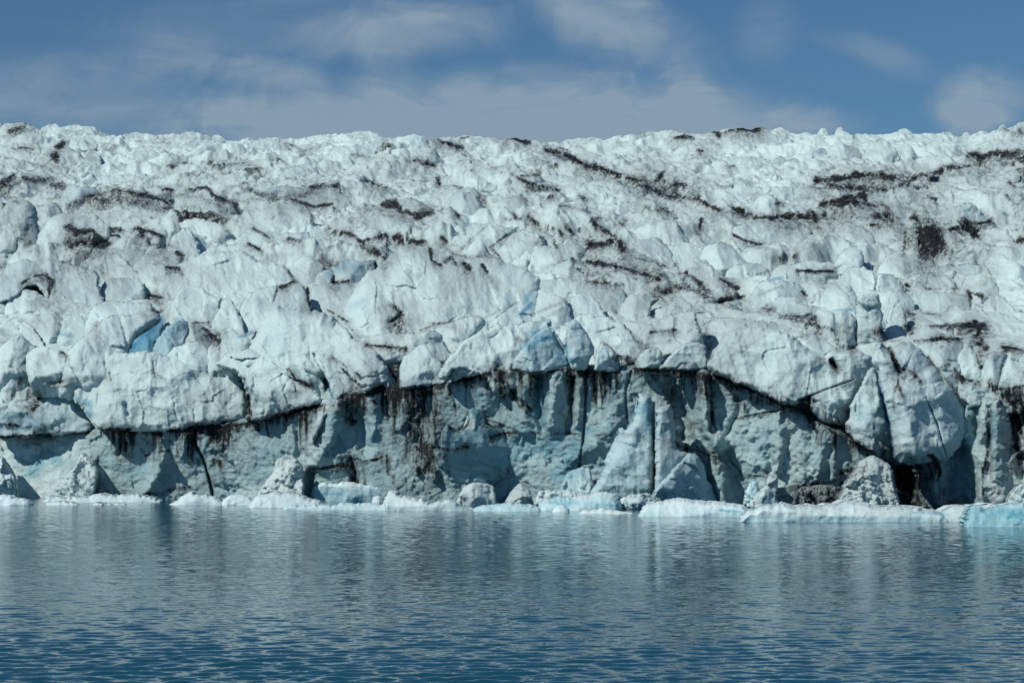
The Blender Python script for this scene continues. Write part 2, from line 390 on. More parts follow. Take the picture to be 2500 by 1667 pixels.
    nz_ = nz_ - cracks * .22 * ckl
    if chip: nz_ = nz_ + chip * (chips(xw / chipsize + .35 * zw / chipsize + .5 * cw, zw / chipsize / 1.2 + .4 * cw, seed + 7) + .4 * chips(xw / chipsize * 2.3, zw / chipsize * 2.1 + .3 * xw, seed + 8))
    if lump: nz_ = nz_ + 1.1 * lump * fbm(xw / 1.5, zw / 1.25 + .2 * xw, xw * 0 + seed * .3, 5, .62, seed, 'billow')
    disp = T * f + fac + nz_ * amp * (.4 + .6 * rim)
    if usemaps: disp = disp + samp(relief_map, u, v)
    Dv = D + np.where(Z > 0, lean * Z, min(lean, .25) * Z) + tilt * X - disp
    x, z = unproject(u, v, Dv)
    front = np.stack([x, Dv, z], 1)
    if bound is None:
        bd = np.where(dist < 1e-3)[0]
    dirt_shade_a = np.full(len(u), dirt_shade, float); blue_a = np.full(len(u), blue, float)
    if usemaps:
        dirt_shade_a = np.maximum(dirt_shade_a, dmap * samp(dirt_shade_map, u, v)); blue_a = np.maximum(blue_a, samp(blue_map, u, v))
    blot = sstep(.02, .5, fbm(xw / 7 + seed, seed * .31, zw / 3.6, 4, .55, seed + 61))
    dirt_shade_a = np.maximum(dirt_shade_a, blot * ash) + .12 * blot * (dirt_shade_a > .05)
    dirt_shade_a = np.maximum(dirt_shade_a, cracks * .45 * ckl * (.35 + .65 * blot))
    if lowblue: blue_a = np.maximum(blue_a, lowblue[0] * sstep(lowblue[1] + .18, lowblue[1] - .12, Z / h_m + .12 * fbm(xw / 1.6, 0 * xw, zw / 1.2, 2, .5, seed + 71)))
    verts, da, ba = [front], [dirt_shade_a], [blue_a]
    faces = [fo]
    # back half: rings that close in behind
    if bound is not None:
        base = front[:n]; cen = base.mean(0); depth = back * max(T, .25 * Sz) + .4
        prev = np.arange(n); cnt = len(front)
        for k, (s, dp) in enumerate(((.93, .55), (.72, .9), (.4, 1.0))):
            ring = cen + (base - cen) * s; ring[:, 1] = base[:, 1] * s + (cen[1]) * (1 - s) + depth * dp
            verts.append(ring); da.append(dirt_shade_a[:n]); ba.append(blue_a[:n])
            cur = np.arange(cnt, cnt + n); cnt += n
            nx2, nc = np.roll(prev, -1), np.roll(cur, -1)
            faces += [np.stack([prev, cur, nx2], 1), np.stack([nx2, cur, nc], 1)]
            prev = cur
        verts.append(cen[None] + [[0, depth, 0]]); da.append([0]); ba.append([0])
        faces.append(np.stack([prev, np.full(n, cnt), np.roll(prev, -1)], 1))
    V = np.vstack(verts); F = np.vstack(faces)
    # faces of the front look at the boat
    e1 = front[fo[:, 1]] - front[fo[:, 0]]; e2 = front[fo[:, 2]] - front[fo[:, 0]]
    if np.cross(e1, e2)[:, 1].sum() > 0: F[:len(fo)] = F[:len(fo)][:, ::-1]
    else: F[len(fo):] = F[len(fo):]
    org = None
    if origin: org = (float(V[:, 0].mean()), float(V[:, 1].mean()), max(0.0, float(V[:, 2].min())))
    o = link_mesh(name, V, F, mat, np.concatenate(da), np.concatenate(ba), parent, org)
    return o
# ------------------------------------------------------------------ traced strokes: dirt bands, painted cave darkness, clear blue ice, cracks, ribs
DIRT_SHADE = [  # tile, points, half width in photo px, strength, length of the drips below
 ('D', '0,925 150,918 330,905', 4, 1.0, 12), ('D', '240,925 330,915', 8, .9, 16), ('D', '500,910 600,895', 6, 1.0, 22), ('D', '680,885 760,878 870,880', 7, 1.0, 45),
 ('D', '820,885 870,880', 7, 1.0, 70), ('D', '870,890 1070,895', 4, 1.0, 22), ('D', '1130,885 1250,880 1300,860', 7, 1.0, 34), ('D', '1280,865 1450,855 1560,835', 7, 1.0, 70),
 ('D', '1550,850 1650,835 1800,800 1940,765', 6, 1.0, 45), ('D', '1660,640 1680,760 1670,840', 5, .9, 0), ('D', '1630,540 1670,640', 5, .5, 0), ('D', '1940,770 2040,735 2160,715', 9, 1.0, 40),
 ('D', '1500,850 1540,900', 10, .95, 55), ('D', '1780,810 1800,900', 4, .9, 30), ('D', '1320,870 1310,980 1360,1060 1400,1180 1430,1310', 4, .85, 0), ('D', '1190,940 1195,1100 1200,1300', 6, .6, 0),
 ('D', '1940,460 1980,540 2090,580', 3, 1.0, 18), ('D', '1960,520 1990,620', 6, .7, 20), ('D', '230,620 260,700 220,740', 9, .85, 0), ('D', '140,530 110,600 80,650', 6, .7, 0), ('D', '330,560 400,560 490,525', 4, .7, 5),
 ('D', '290,370 310,395', 8, .5, 20), ('D', '410,350 450,380', 5, .9, 8), ('D', '1360,190 1420,230 1450,250', 8, 1.0, 25), ('D', '1300,155 1400,160', 5, .7, 14), ('D', '650,520 740,540 755,590', 9, .45, 14),
 ('D', '840,720 860,760', 7, .3, 0), ('D', '980,1050 1040,1030 1130,1015', 4, 1.0, 4), ('D', '950,1000 965,1030', 4, .8, 10), ('D', '1130,1280 1220,1265 1280,1260', 4, .8, 10), ('D', '1260,1080 1380,1060', 5, .4, 10),
 ('D', '1430,1070 1480,1085', 6, .8, 30), ('D', '660,1180 690,1250', 12, .6, 0), ('D', '600,1300 560,1290', 5, .8, 0), ('D', '950,1305 1100,1300', 2, .9, 0), ('D', '80,960 130,1010', 14, .5, 20), ('D', '60,840 110,850', 4, .9, 0),
 ('D', '2290,650 2338,640', 10, 1.0, 40), ('D', '2100,1140 2250,1120 2338,1110', 2.5, 1.0, 3), ('D', '2250,1140 2338,1115', 4, .9, 8), ('D', '1030,470 1040,520 1120,545', 2, .6, 3), ('D', '1880,1080 1900,1065 2020,1080', 3, .6, 6),
 ('D', '1540,1250 1720,1240', 2, .6, 4), ('D', '2230,380 2330,460', 4, .6, 0), ('D', '2040,360 2120,470 2200,600', 2, .6, 0),
 ('D', '700,900 1640,900', 60, .34, 0), ('D', '700,1000 900,1150 1600,1100 2200,900', 55, .30, 0), ('D', '1200,1150 1400,1250', 40, .4, 0),
 ('E', '100,660 190,640 190,700', 12, 1.0, 60), ('E', '130,700 160,780', 9, 1.0, 20), ('E', '230,650 330,620 440,605', 9, 1.0, 20), ('E', '330,620 430,610', 12, 1.0, 12), ('E', '300,670 340,720', 5, .8, 0), ('E', '490,610 600,600 700,590 790,580', 9, 1.0, 60),
 ('E', '540,640 700,640', 18, 1.0, 120), ('E', '600,700 720,760', 26, .75, 90), ('E', '560,860 600,900', 8, .8, 40), ('E', '640,960 720,1000 640,1060', 18, .9, 40), ('E', '600,1000 700,1080 650,1150', 16, .9, 30), ('E', '150,1060 180,1180', 9, .95, 20),
 ('E', '0,1130 100,1100 200,1070', 3, 1.0, 8), ('E', '250,1085 330,1075 400,1045', 5, .95, 8), ('E', '440,470 470,560', 5, 1.0, 0), ('E', '800,570 830,640 850,720', 4, .95, 0), ('E', '830,565 940,535 1080,500', 6, 1.0, 30), ('E', '1130,475 1180,490 1200,560 1250,650 1370,745', 7, .95, 10),
 ('E', '1120,480 1170,500', 9, 1.0, 60), ('E', '1230,470 1300,490', 5, .8, 14), ('E', '1340,500 1450,490', 5, .9, 16), ('E', '1480,490 1620,460', 2.5, 1.0, 5), ('E', '1680,480 1740,490', 3, .8, 4), ('E', '1785,485 1870,490', 5, .9, 16), ('E', '1960,460 2050,430', 6, .9, 12),
 ('E', '1950,380 2050,400', 5, .95, 10), ('E', '2070,475 2338,480', 8, .95, 30), ('E', '740,995 860,1005 940,985', 3.5, 1.0, 8), ('E', '820,860 870,880 940,830', 5, .9, 3), ('E', '1080,820 1170,840', 9, .85, 0), ('E', '1100,925 1180,900 1270,895', 3, .95, 3),
 ('E', '1350,895 1700,905', 2.5, .8, 3), ('E', '1790,910 1930,915', 3, .7, 3), ('E', '1950,900 2190,925', 2, .8, 4), ('E', '2200,935 2338,980', 5, .9, 14), ('E', '600,1100 620,1150', 8, .6, 0), ('E', '690,1120 720,1130', 8, .6, 0), ('E', '250,300 340,315 520,330', 4, .95, 4),
 ('E', '190,490 220,520', 4, .8, 0), ('E', '130,430 190,490', 4, .5, 0), ('E', '430,150 490,110 480,180', 9, .9, 10), ('E', '620,210 760,160 840,150', 3, .8, 5), ('E', '700,170 840,160', 5, .6, 0), ('E', '0,70 60,110 200,240', 4, .55, 0), ('E', '1040,130 1280,20', 2, .5, 0), ('E', '1420,150 1590,60', 2, .5, 0),
 ('E', '1990,180 2140,310', 4, .6, 4), ('E', '2170,220 2338,210', 5, .8, 26), ('E', '1870,290 1960,390', 3, .6, 6), ('E', '1280,260 1330,280', 3, .7, 0), ('E', '1180,1340 1260,1270 1320,1230', 10, .55, 0), ('E', '1000,1260 1110,1280', 16, .3, 0),
 ('E', '0,1000 500,1150 800,1250', 40, .30, 0), ('E', '400,700 700,1000', 50, .30, 0), ('E', '900,1010 1250,1020', 36, .12, 0),
 ('F', '-50,480 90,485 190,500', 7, 1.0, 26), ('F', '200,510 330,540 460,590 530,625', 8, 1.0, 60), ('F', '550,640 640,670 720,715', 8, 1.0, 32), ('F', '330,570 480,620', 20, .7, 40), ('F', '0,500 200,520', 16, .8, 36), ('F', '750,705 765,715', 6, 1.0, 10), ('F', '840,690 900,660 870,760', 9, 1.0, 14), ('F', '850,760 930,790 960,830', 9, .95, 36),
 ('F', '970,840 1110,860 1200,960 1320,1030', 7, .95, 10), ('F', '1080,790 1110,840', 9, .7, 20), ('F', '400,800 560,770 700,745', 2, .9, 2), ('F', '830,800 960,820', 14, .55, 50), ('F', '940,390 1000,400', 6, .6, 30), ('F', '1040,410 1080,460', 5, .95, 24), ('F', '880,660 1000,610 1200,540', 1.6, .7, 0),
 ('F', '1430,330 1470,420 1510,500', 8, .95, 10), ('F', '1500,480 1490,560 1520,650', 3, .85, 0), ('F', '1490,560 1460,640 1465,750', 3, .7, 0), ('F', '1510,460 1600,490 1640,560', 3, .8, 14), ('F', '1690,390 1790,510 1890,620', 2.5, .8, 0), ('F', '1780,460 1830,430', 3, .8, 4), ('F', '1870,480 1940,540 2040,560', 6, .9, 6), ('F', '2040,350 2050,420', 5, .8, 0),
 ('F', '2120,560 2130,610 2240,600 2338,580', 5, .95, 20), ('F', '2240,640 2300,620 2330,760', 20, 1.0, 20), ('F', '2290,760 2320,900', 10, .9, 0), ('F', '2110,740 2100,900 2110,1000 2060,1150 2060,1340', 8, .75, 0), ('F', '1700,1050 1760,1090 1770,1180', 12, .95, 20), ('F', '1690,1100 1740,1220', 10, .7, 0),
 ('F', '1460,1110 1560,1130 1650,1130', 10, 1.0, 14), ('F', '1490,1160 1560,1220 1600,1340', 34, 1.0, 0), ('F', '1620,1160 1630,1280', 16, 1.0, 0), ('F', '1110,1160 1200,1130 1270,1130', 16, .85, 20), ('F', '1100,1240 1200,1180 1280,1150', 10, .8, 0), ('F', '830,1260 960,1250 1110,1280', 10, .95, 26), ('F', '420,1175 600,1190', 2, .9, 3), ('F', '610,1170 660,1190', 6, .8, 20),  # wide strokes under the big overhang paint the cave's shade
 ('F', '360,1080 440,1160', 3, .9, 0), ('F', '70,1000 130,1020 280,1060', 10, .8, 24), ('F', '240,760 240,890', 5, .9, 0), ('F', '190,510 210,650', 4, .85, 0), ('F', '830,1030 880,1050', 9, .6, 30), ('F', '1000,880 960,1060 940,1200', 6, .35, 0), ('F', '1060,1000 1020,1180', 4, .4, 0), ('F', '300,700 800,800 1100,1000', 46, .24, 0), ('F', '2000,800 2050,1200', 36, .25, 0), ('F', '2200,600 2300,1000', 36, .35, 0),
 ('F', '130,140 200,260 220,370', 8, .65, 10), ('F', '130,200 260,130', 2, .7, 0), ('F', '580,60 650,70', 4, .85, 24), ('F', '700,110 850,120 900,100', 4, .8, 26), ('F', '880,170 930,120 960,190', 9, .95, 20), ('F', '1080,170 1090,250', 7, .5, 0), ('F', '1370,210 1410,240', 7, .95, 6), ('F', '1540,180 1570,190', 6, .9, 14), ('F', '1600,280 1800,262 1930,272', 3, .95, 3),
 ('F', '1700,180 1850,175 2000,180', 3, .95, 4), ('F', '1930,170 2060,180 2020,240', 12, 1.0, 20), ('F', '2000,240 2080,330', 14, .85, 10), ('F', '2200,320 2338,340', 6, .9, 8), ('F', '1560,90 1700,80 1750,120', 6, .5, 6), ('F', '1750,250 1800,270', 6, .6, 0), ('F', '1870,470 1900,530', 6, .8, 0), ('F', '1280,260 1390,180', 1.6, .6, 0), ('F', '1215,190 1210,320', 3, .5, 0), ('F', '1340,60 1340,150', 9, .4, 0), ('F', '1100,310 1200,330', 5, .8, 0), ('F', '1400,290 1500,280', 6, .5, 10),
 # icefall, left
 ('A', '20,460 80,430 90,410', 9, .8, 10), ('A', '0,490 60,480 140,450', 22, .62, 25), ('A', '170,430 300,440 350,430', 8, .8, 12), ('A', '100,215 220,230', 4, .9, 6), ('A', '390,215 420,200', 6, 1.0, 6), ('A', '60,110 160,80 170,60', 7, .85, 6), ('A', '160,90 220,110', 14, .45, 0), ('A', '370,270 380,310', 8, .85, 8), ('A', '290,280 300,300', 6, .6, 0), ('A', '350,480 420,490', 12, .7, 16),
 ('A', '200,350 320,340 450,360', 12, .45, 20), ('A', '500,290 640,290', 14, .35, 30), ('A', '570,555 660,540 780,495 960,545 1050,560 1150,590', 7, .85, 30), ('A', '480,610 600,570 760,560 950,590 1100,610', 26, .62, 20), ('A', '1100,500 1160,500', 9, .9, 20), ('A', '1270,500 1390,490 1450,540 1590,600', 5, .85, 12), ('A', '1300,540 1450,600 1550,640', 24, .5, 20), ('A', '1580,530 1690,500', 9, .7, 18),
 ('A', '1570,600 1600,660', 6, .8, 0), ('A', '1720,540 1830,560 2000,540 2140,490', 14, .7, 24), ('A', '2100,490 2260,480', 9, .8, 24), ('A', '1960,570 2120,620 2230,600', 5, .9, 6), ('A', '2180,560 2320,590', 9, .5, 10), ('A', '1430,340 1640,330 1770,360', 9, .55, 34), ('A', '1500,320 1540,380', 6, .6, 14), ('A', '1920,190 2050,250', 6, .65, 14), ('A', '2000,230 2120,240', 8, .45, 10), ('A', '1120,340 1190,350', 5, .75, 6), ('A', '970,190 1160,190', 7, .45, 8), ('A', '570,180 600,200', 6, .5, 12),
 ('A', '450,760 520,790 620,780 700,870', 10, .95, 22), ('A', '480,850 600,840 690,870', 16, 1.0, 10), ('A', '750,770 760,790', 4, 1.0, 0), ('A', '740,765 840,768', 4, .95, 0), ('A', '900,765 990,780 1120,830', 4, .95, 14), ('A', '960,800 990,850 1060,870', 14, .95, 14), ('A', '1190,930 1230,945', 5, .95, 4), ('A', '1670,865 1750,910', 2.5, .95, 4), ('A', '1700,760 1810,830', 4, .7, 0), ('A', '1930,830 2010,840', 4, .95, 3), ('A', '2230,790 2338,795', 4, .95, 12),
 ('A', '2140,960 2200,1020 2240,1000', 12, .7, 0), ('A', '1800,950 2100,930 2300,860', 4, .55, 6), ('A', '1120,1025 1200,1030', 4, .9, 10), ('A', '1210,1040 1230,1080', 6, .5, 0), ('A', '150,1130 230,1080 300,1080 360,1120', 5, .95, 20), ('A', '310,1080 350,1130 330,1220', 12, .85, 20), ('A', '180,1120 300,1110', 16, .6, 8), ('A', '240,960 280,980 250,1010', 14, .6, 8), ('A', '100,920 280,920', 5, .6, 10), ('A', '0,1030 30,1000', 10, .5, 0), ('A', '1000,1215 1080,1225', 4, .95, 3),
 ('A', '1020,1310 1060,1330 1090,1310', 7, .95, 4), ('A', '260,1370 310,1420', 10, .5, 10), ('A', '620,1440 650,1400', 10, .5, 14), ('A', '1880,1155 1990,1115', 3, .95, 3), ('A', '1940,1050 1990,1110', 5, .7, 0), ('A', '2060,1160 2080,1290', 4, .9, 0), ('A', '2240,1130 2338,1120', 4, .9, 6), ('A', '2200,1310 2338,1390', 3, .8, 0), ('A', '1100,670 800,740', 3, .4, 0), ('A', '80,570 130,600', 8, .6, 20), ('A', '60,600 230,680 220,800', 22, .42, 30), ('A', '130,830 200,860', 10, .8, 0), ('A', '240,620 420,600', 6, .5, 18), ('A', '420,990 480,980', 4, .7, 0),
 # icefall, middle
 ('B', '690,150 790,190 900,220', 6, .95, 14), ('B', '1150,135 1230,150 1350,190', 5, .95, 5), ('B', '1320,170 1330,200', 5, .7, 0), ('B', '1470,240 1560,255', 5, .95, 4), ('B', '1570,225 1610,235', 4, .95, 4), ('B', '1590,270 1680,310 1740,350', 8, 1.0, 16), ('B', '1740,345 1830,350 1940,400 2040,430 2110,450', 6, 1.0, 18), ('B', '2220,420 2260,380', 8, .9, 16), ('B', '2200,440 2338,480', 14, .95, 22), ('B', '2080,470 2160,490 2230,530 2338,560', 9, .8, 16), ('B', '2100,560 2250,560', 8, .6, 0),
 ('B', '1500,355 1540,345', 6, .75, 6), ('B', '1300,410 1410,410', 7, .75, 8), ('B', '1270,420 1340,460 1450,480 1560,510', 5, .85, 16), ('B', '1340,490 1410,490', 10, .7, 6), ('B', '1450,555 1510,560', 4, .9, 0), ('B', '950,270 990,330', 8, .5, 20), ('B', '1080,330 1200,350', 7, .6, 16), ('B', '860,220 950,270', 8, .55, 10), ('B', '160,270 300,290 500,290 560,320', 8, .5, 28), ('B', '580,310 720,345', 7, .7, 16), ('B', '600,300 640,330', 7, .9, 0),
 ('B', '250,440 330,465 400,485', 2.5, .95, 2), ('B', '380,390 500,430 640,440', 16, .38, 30), ('B', '150,400 260,380 460,440', 20, .32, 20), ('B', '520,365 700,400', 4, .5, 18), ('B', '740,430 750,470', 6, .95, 10), ('B', '820,470 900,490', 4, .7, 10), ('B', '1010,550 1050,590', 12, .65, 14), ('B', '1290,540 1340,580', 4, .8, 0), ('B', '1380,580 1500,600', 14, .3, 20), ('B', '1560,610 1700,630 1760,640', 4, .6, 20), ('B', '1690,545 1740,570', 4, .9, 3),
 ('B', '380,610 450,600 500,650 610,680', 10, .9, 12), ('B', '230,640 330,620 440,660', 22, .5, 10), ('B', '620,640 760,640', 16, .6, 8), ('B', '700,660 590,690', 8, .85, 0), ('B', '820,620 880,680', 4, .8, 0), ('B', '1180,700 1300,700', 7, .55, 10), ('B', '1250,660 1260,690', 4, .8, 6), ('B', '1350,690 1400,720 1510,765', 7, .9, 12), ('B', '1560,770 1580,800', 5, .9, 12), ('B', '1610,750 1640,800', 6, .9, 12), ('B', '1690,770 1690,790', 4, .9, 6), ('B', '1430,820 1470,870', 8, .6, 8), ('B', '1520,850 1540,890', 6, .7, 4), ('B', '1780,700 1840,690', 4, .7, 12), ('B', '1770,710 1870,780 1930,820', 6, .9, 2),
 ('B', '1760,870 1830,870 1900,850', 10, 1.0, 12), ('B', '1960,850 1990,910', 10, 1.0, 0), ('B', '1960,720 1990,715', 4, .9, 0), ('B', '2140,620 2250,640 2338,670', 14, .65, 12), ('B', '2300,640 2338,700', 8, .8, 0), ('B', '1730,910 1900,900 2000,940', 14, .45, 20), ('B', '2050,960 2200,990 2290,1030', 8, .6, 30), ('B', '1740,980 1900,1005 2050,1050 2230,1105', 3.5, 1.0, 14), ('B', '2050,1050 2200,1090', 7, .85, 8), ('B', '1760,1060 2000,1100 2150,1130', 32, .5, 10), ('B', '1740,1115 1980,1140', 5, .7, 0), ('B', '2130,1160 2250,1180 2338,1160', 18, .75, 12), ('B', '2200,1210 2300,1190', 9, .85, 0), ('B', '1650,970 1750,1020 1740,1110', 7, .6, 0), ('B', '1640,965 1650,990', 4, .8, 0),
 ('B', '690,910 700,980 760,1010', 5, .9, 20), ('B', '700,930 800,920 900,950', 16, .5, 14), ('B', '800,980 830,960 860,1000', 8, .75, 30), ('B', '920,1000 950,1030', 7, 1.0, 8), ('B', '1040,1010 1070,1050', 7, .95, 24), ('B', '900,940 1100,960', 6, .5, 20), ('B', '740,1020 1080,1050', 10, .34, 130), ('B', '780,1100 800,1220', 26, .30, 20), ('B', '450,1290 500,1340', 12, .85, 0), ('B', '480,1390 450,1410', 6, .9, 0), ('B', '440,1170 450,1230', 6, .4, 10),
 ('B', '40,785 140,795 220,850 390,810', 4, .95, 3), ('B', '200,830 240,860', 8, .8, 0), ('B', '240,880 330,920 380,960', 9, .95, 8), ('B', '400,830 390,950', 3, .9, 0), ('B', '460,830 580,855 650,860', 9, .95, 8), ('B', '760,850 790,860', 8, .95, 8), ('B', '1090,890 1160,960', 3, .8, 3), ('B', '1090,890 1280,755', 1.6, .8, 0), ('B', '1190,850 1240,980', 1.4, .6, 0), ('B', '880,915 970,830', 2, .6, 0), ('B', '0,640 120,680 270,740', 4, .5, 4), ('B', '1400,1330 1590,1250', 1.6, .6, 0), ('B', '1400,1070 1450,1030 1640,960', 1.6, .5, 0),
 # icefall, right
 ('C', '0,155 60,140 120,160', 6, .9, 3), ('C', '210,110 240,110', 5, .8, 10), ('C', '260,110 300,120 380,100 560,100', 5, 1.0, 12), ('C', '270,110 290,140', 8, 1.0, 0), ('C', '145,240 180,250', 4, .85, 0), ('C', '90,300 210,290', 8, .5, 0), ('C', '940,440 1060,430 1180,420 1340,400 1470,420', 8, 1.0, 16), ('C', '1180,410 1350,400 1460,440', 11, 1.0, 18), ('C', '1020,470 1120,490 1300,500 1400,510', 10, .85, 6), ('C', '1500,470 1560,450 1650,400 1700,420', 8, .95, 24), ('C', '1560,490 1680,480', 16, .8, 12), ('C', '1690,550 1750,570', 6, .85, 0),
 ('C', '1740,390 1830,360 1950,350 2080,320', 9, .85, 28), ('C', '1960,280 2010,270 2040,300', 9, .95, 14), ('C', '2050,300 2160,250 2260,270', 14, .9, 24), ('C', '2200,290 2338,250', 14, .7, 10), ('C', '2060,350 2100,360', 8, .9, 10), ('C', '1730,420 1760,440', 9, .8, 20), ('C', '1850,400 1900,420', 12, .5, 8), ('C', '2300,110 2320,130', 7, .95, 14), ('C', '2210,100 2290,130', 4, .7, 0), ('C', '2230,460 2338,490', 12, .65, 20), ('C', '2220,540 2290,600', 18, .6, 20), ('C', '2300,560 2338,640', 12, .5, 10), ('C', '2200,660 2338,700', 12, .6, 12),
 ('C', '980,610 1040,580 1180,550', 6, .95, 14), ('C', '1060,600 1180,570 1250,590', 14, .95, 10), ('C', '1250,540 1270,580', 9, 1.0, 6), ('C', '1300,600 1400,600 1470,680', 10, .9, 14), ('C', '1340,680 1450,690', 14, .75, 8), ('C', '1310,740 1460,740', 5, .9, 6), ('C', '380,630 480,660 570,690 680,690', 5, 1.0, 10), ('C', '660,680 780,680 890,690', 7, 1.0, 18), ('C', '900,660 950,720 1000,690', 14, .95, 12), ('C', '1020,700 1080,690', 9, .7, 0), ('C', '670,595 720,600', 3, 1.0, 3), ('C', '170,700 160,750', 6, .95, 0), ('C', '0,540 150,570 290,640', 6, .9, 12), ('C', '0,470 60,470', 14, 1.0, 12), ('C', '70,510 160,550', 5, .85, 6), ('C', '40,650 100,700', 8, .5, 16), ('C', '180,770 350,790', 8, .5, 14),
 ('C', '380,800 450,840 570,870', 4, .85, 10), ('C', '440,860 600,880', 8, .45, 30), ('C', '640,950 720,980 830,930', 3, .9, 0), ('C', '680,960 750,940', 9, .7, 6), ('C', '810,1045 930,1050 1060,1050', 2.5, 1.0, 3), ('C', '930,1070 1060,1070', 12, .5, 6), ('C', '1130,1000 1060,1040', 5, .6, 0), ('C', '1540,780 1530,930', 4, .9, 0), ('C', '1400,780 1520,880', 18, .45, 40), ('C', '1640,730 1710,800 1740,880 1690,920', 26, 1.0, 0), ('C', '1660,780 1680,900', 16, 1.0, 0), ('C', '1610,770 1620,840', 8, .7, 0), ('C', '1600,690 1640,720', 10, .95, 0), ('C', '1840,770 1960,740 2140,715', 7, .95, 6), ('C', '1960,740 2010,800', 20, .95, 0), ('C', '1880,800 1950,900', 12, .6, 12), ('C', '2300,840 2338,850', 12, .9, 10), ('C', '2250,760 2338,780', 10, .6, 0),  # wide strokes over the hollow paint its darkness, the rest is ash
 ('C', '30,1060 90,1070 50,1110', 9, .8, 10), ('C', '110,1090 170,1150 220,1200', 6, .9, 14), ('C', '300,1100 420,1165', 4, .85, 8), ('C', '0,1150 130,1170 230,1230', 12, .7, 10), ('C', '280,1260 330,1240 460,1220', 6, .85, 6), ('C', '150,1250 250,1260 500,1330', 8, .5, 10), ('C', '0,1000 30,1050', 6, .7, 0), ('C', '845,1190 870,1210', 6, .8, 0), ('C', '530,1220 710,1150', 1.6, .6, 0), ('C', '920,1220 1020,1160', 1.6, .6, 0), ('C', '1540,1130 1560,1160', 5, .7, 0), ('C', '1880,1130 1900,1160', 9, .5, 14), ('C', '1950,1180 2050,1220', 8, .75, 14), ('C', '1960,1190 1980,1230', 5, .9, 0), ('C', '1620,1110 1680,1170 1900,1170', 4, .6, 8),
 ('C', '1560,1330 1600,1340', 5, .95, 0), ('C', '1610,1310 1740,1340 1780,1350', 8, .55, 6), ('C', '2070,1010 2120,1080', 5, .6, 0), ('C', '2060,960 2130,1040', 12, .25, 0), ('C', '850,560 920,560', 10, .5, 6), ('C', '330,340 390,350', 4, .8, 0), ('C', '480,460 560,460', 9, .3, 14), ('C', '1190,210 1200,130', 5, .6, 0), ('C', '1120,300 1260,300', 9, .35, 8), ('C', '1210,260 1260,310', 6, .5, 0), ('C', '1400,200 1600,260', 6, .2, 20),
 ('E', '560,620 580,900', 22, .9), ('E', '640,620 650,1000', 24, .85), ('E', '700,640 720,900', 16, .8), ('E', '1150,490 1190,600', 12, 1.0), ('D', '820,900 840,1020', 16, .8), ('D', '730,900 740,980', 12, .7), ('D', '1480,860 1520,960', 12, .9), ('D', '1340,900 1330,1100', 12, .6), ('E', '480,760 560,1000', 20, .4), ('E', '160,1080 190,1220', 12, .9), ('E', '380,1100 470,1280', 26, .55), ('F', '100,520 160,620', 22, .7), ('F', '440,640 470,760', 14, .6), ('F', '340,600 420,700', 16, .6), ('F', '860,760 960,900', 12, .8), ('E', '2150,500 2300,640', 26, .6), ('E', '2250,620 2338,900', 30, .55), ('F', '0,600 120,900', 26, .45), ('F', '2260,650 2300,1100', 18, .9), ('E', '650,980 700,1160', 24, .75), ('D', '1000,900 1160,960', 14, .5), ('D', '1600,850 1700,1000', 16, .5), ('E', '1000,1060 1250,1150', 30, .2),
 ('B', '1470,240 1740,345 1940,400 2110,450 2338,520', 13, .66, 20), ('C', '0,540 290,640 570,690 890,690', 9, .66, 16), ('B', '1700,940 2000,1010 2250,1080 2338,1150', 24, .58, 20), ('C', '0,1130 200,1220 480,1320', 16, .58, 14), ('C', '560,1330 900,1400 1100,1450 1400,1520', 9, .55, 16), ('C', '940,440 1500,430 1700,400 1950,330 2300,260', 17, .6, 24), ('C', '980,600 1300,610 1480,700 1560,800', 20, .55, 20), ('C', '2230,250 2300,700', 24, .45, 20), ('A', '450,620 760,530 1000,570 1200,540 1500,580 1900,570 2250,510', 18, .5, 24), ('B', '0,380 260,390 640,450', 18, .36, 20),
]
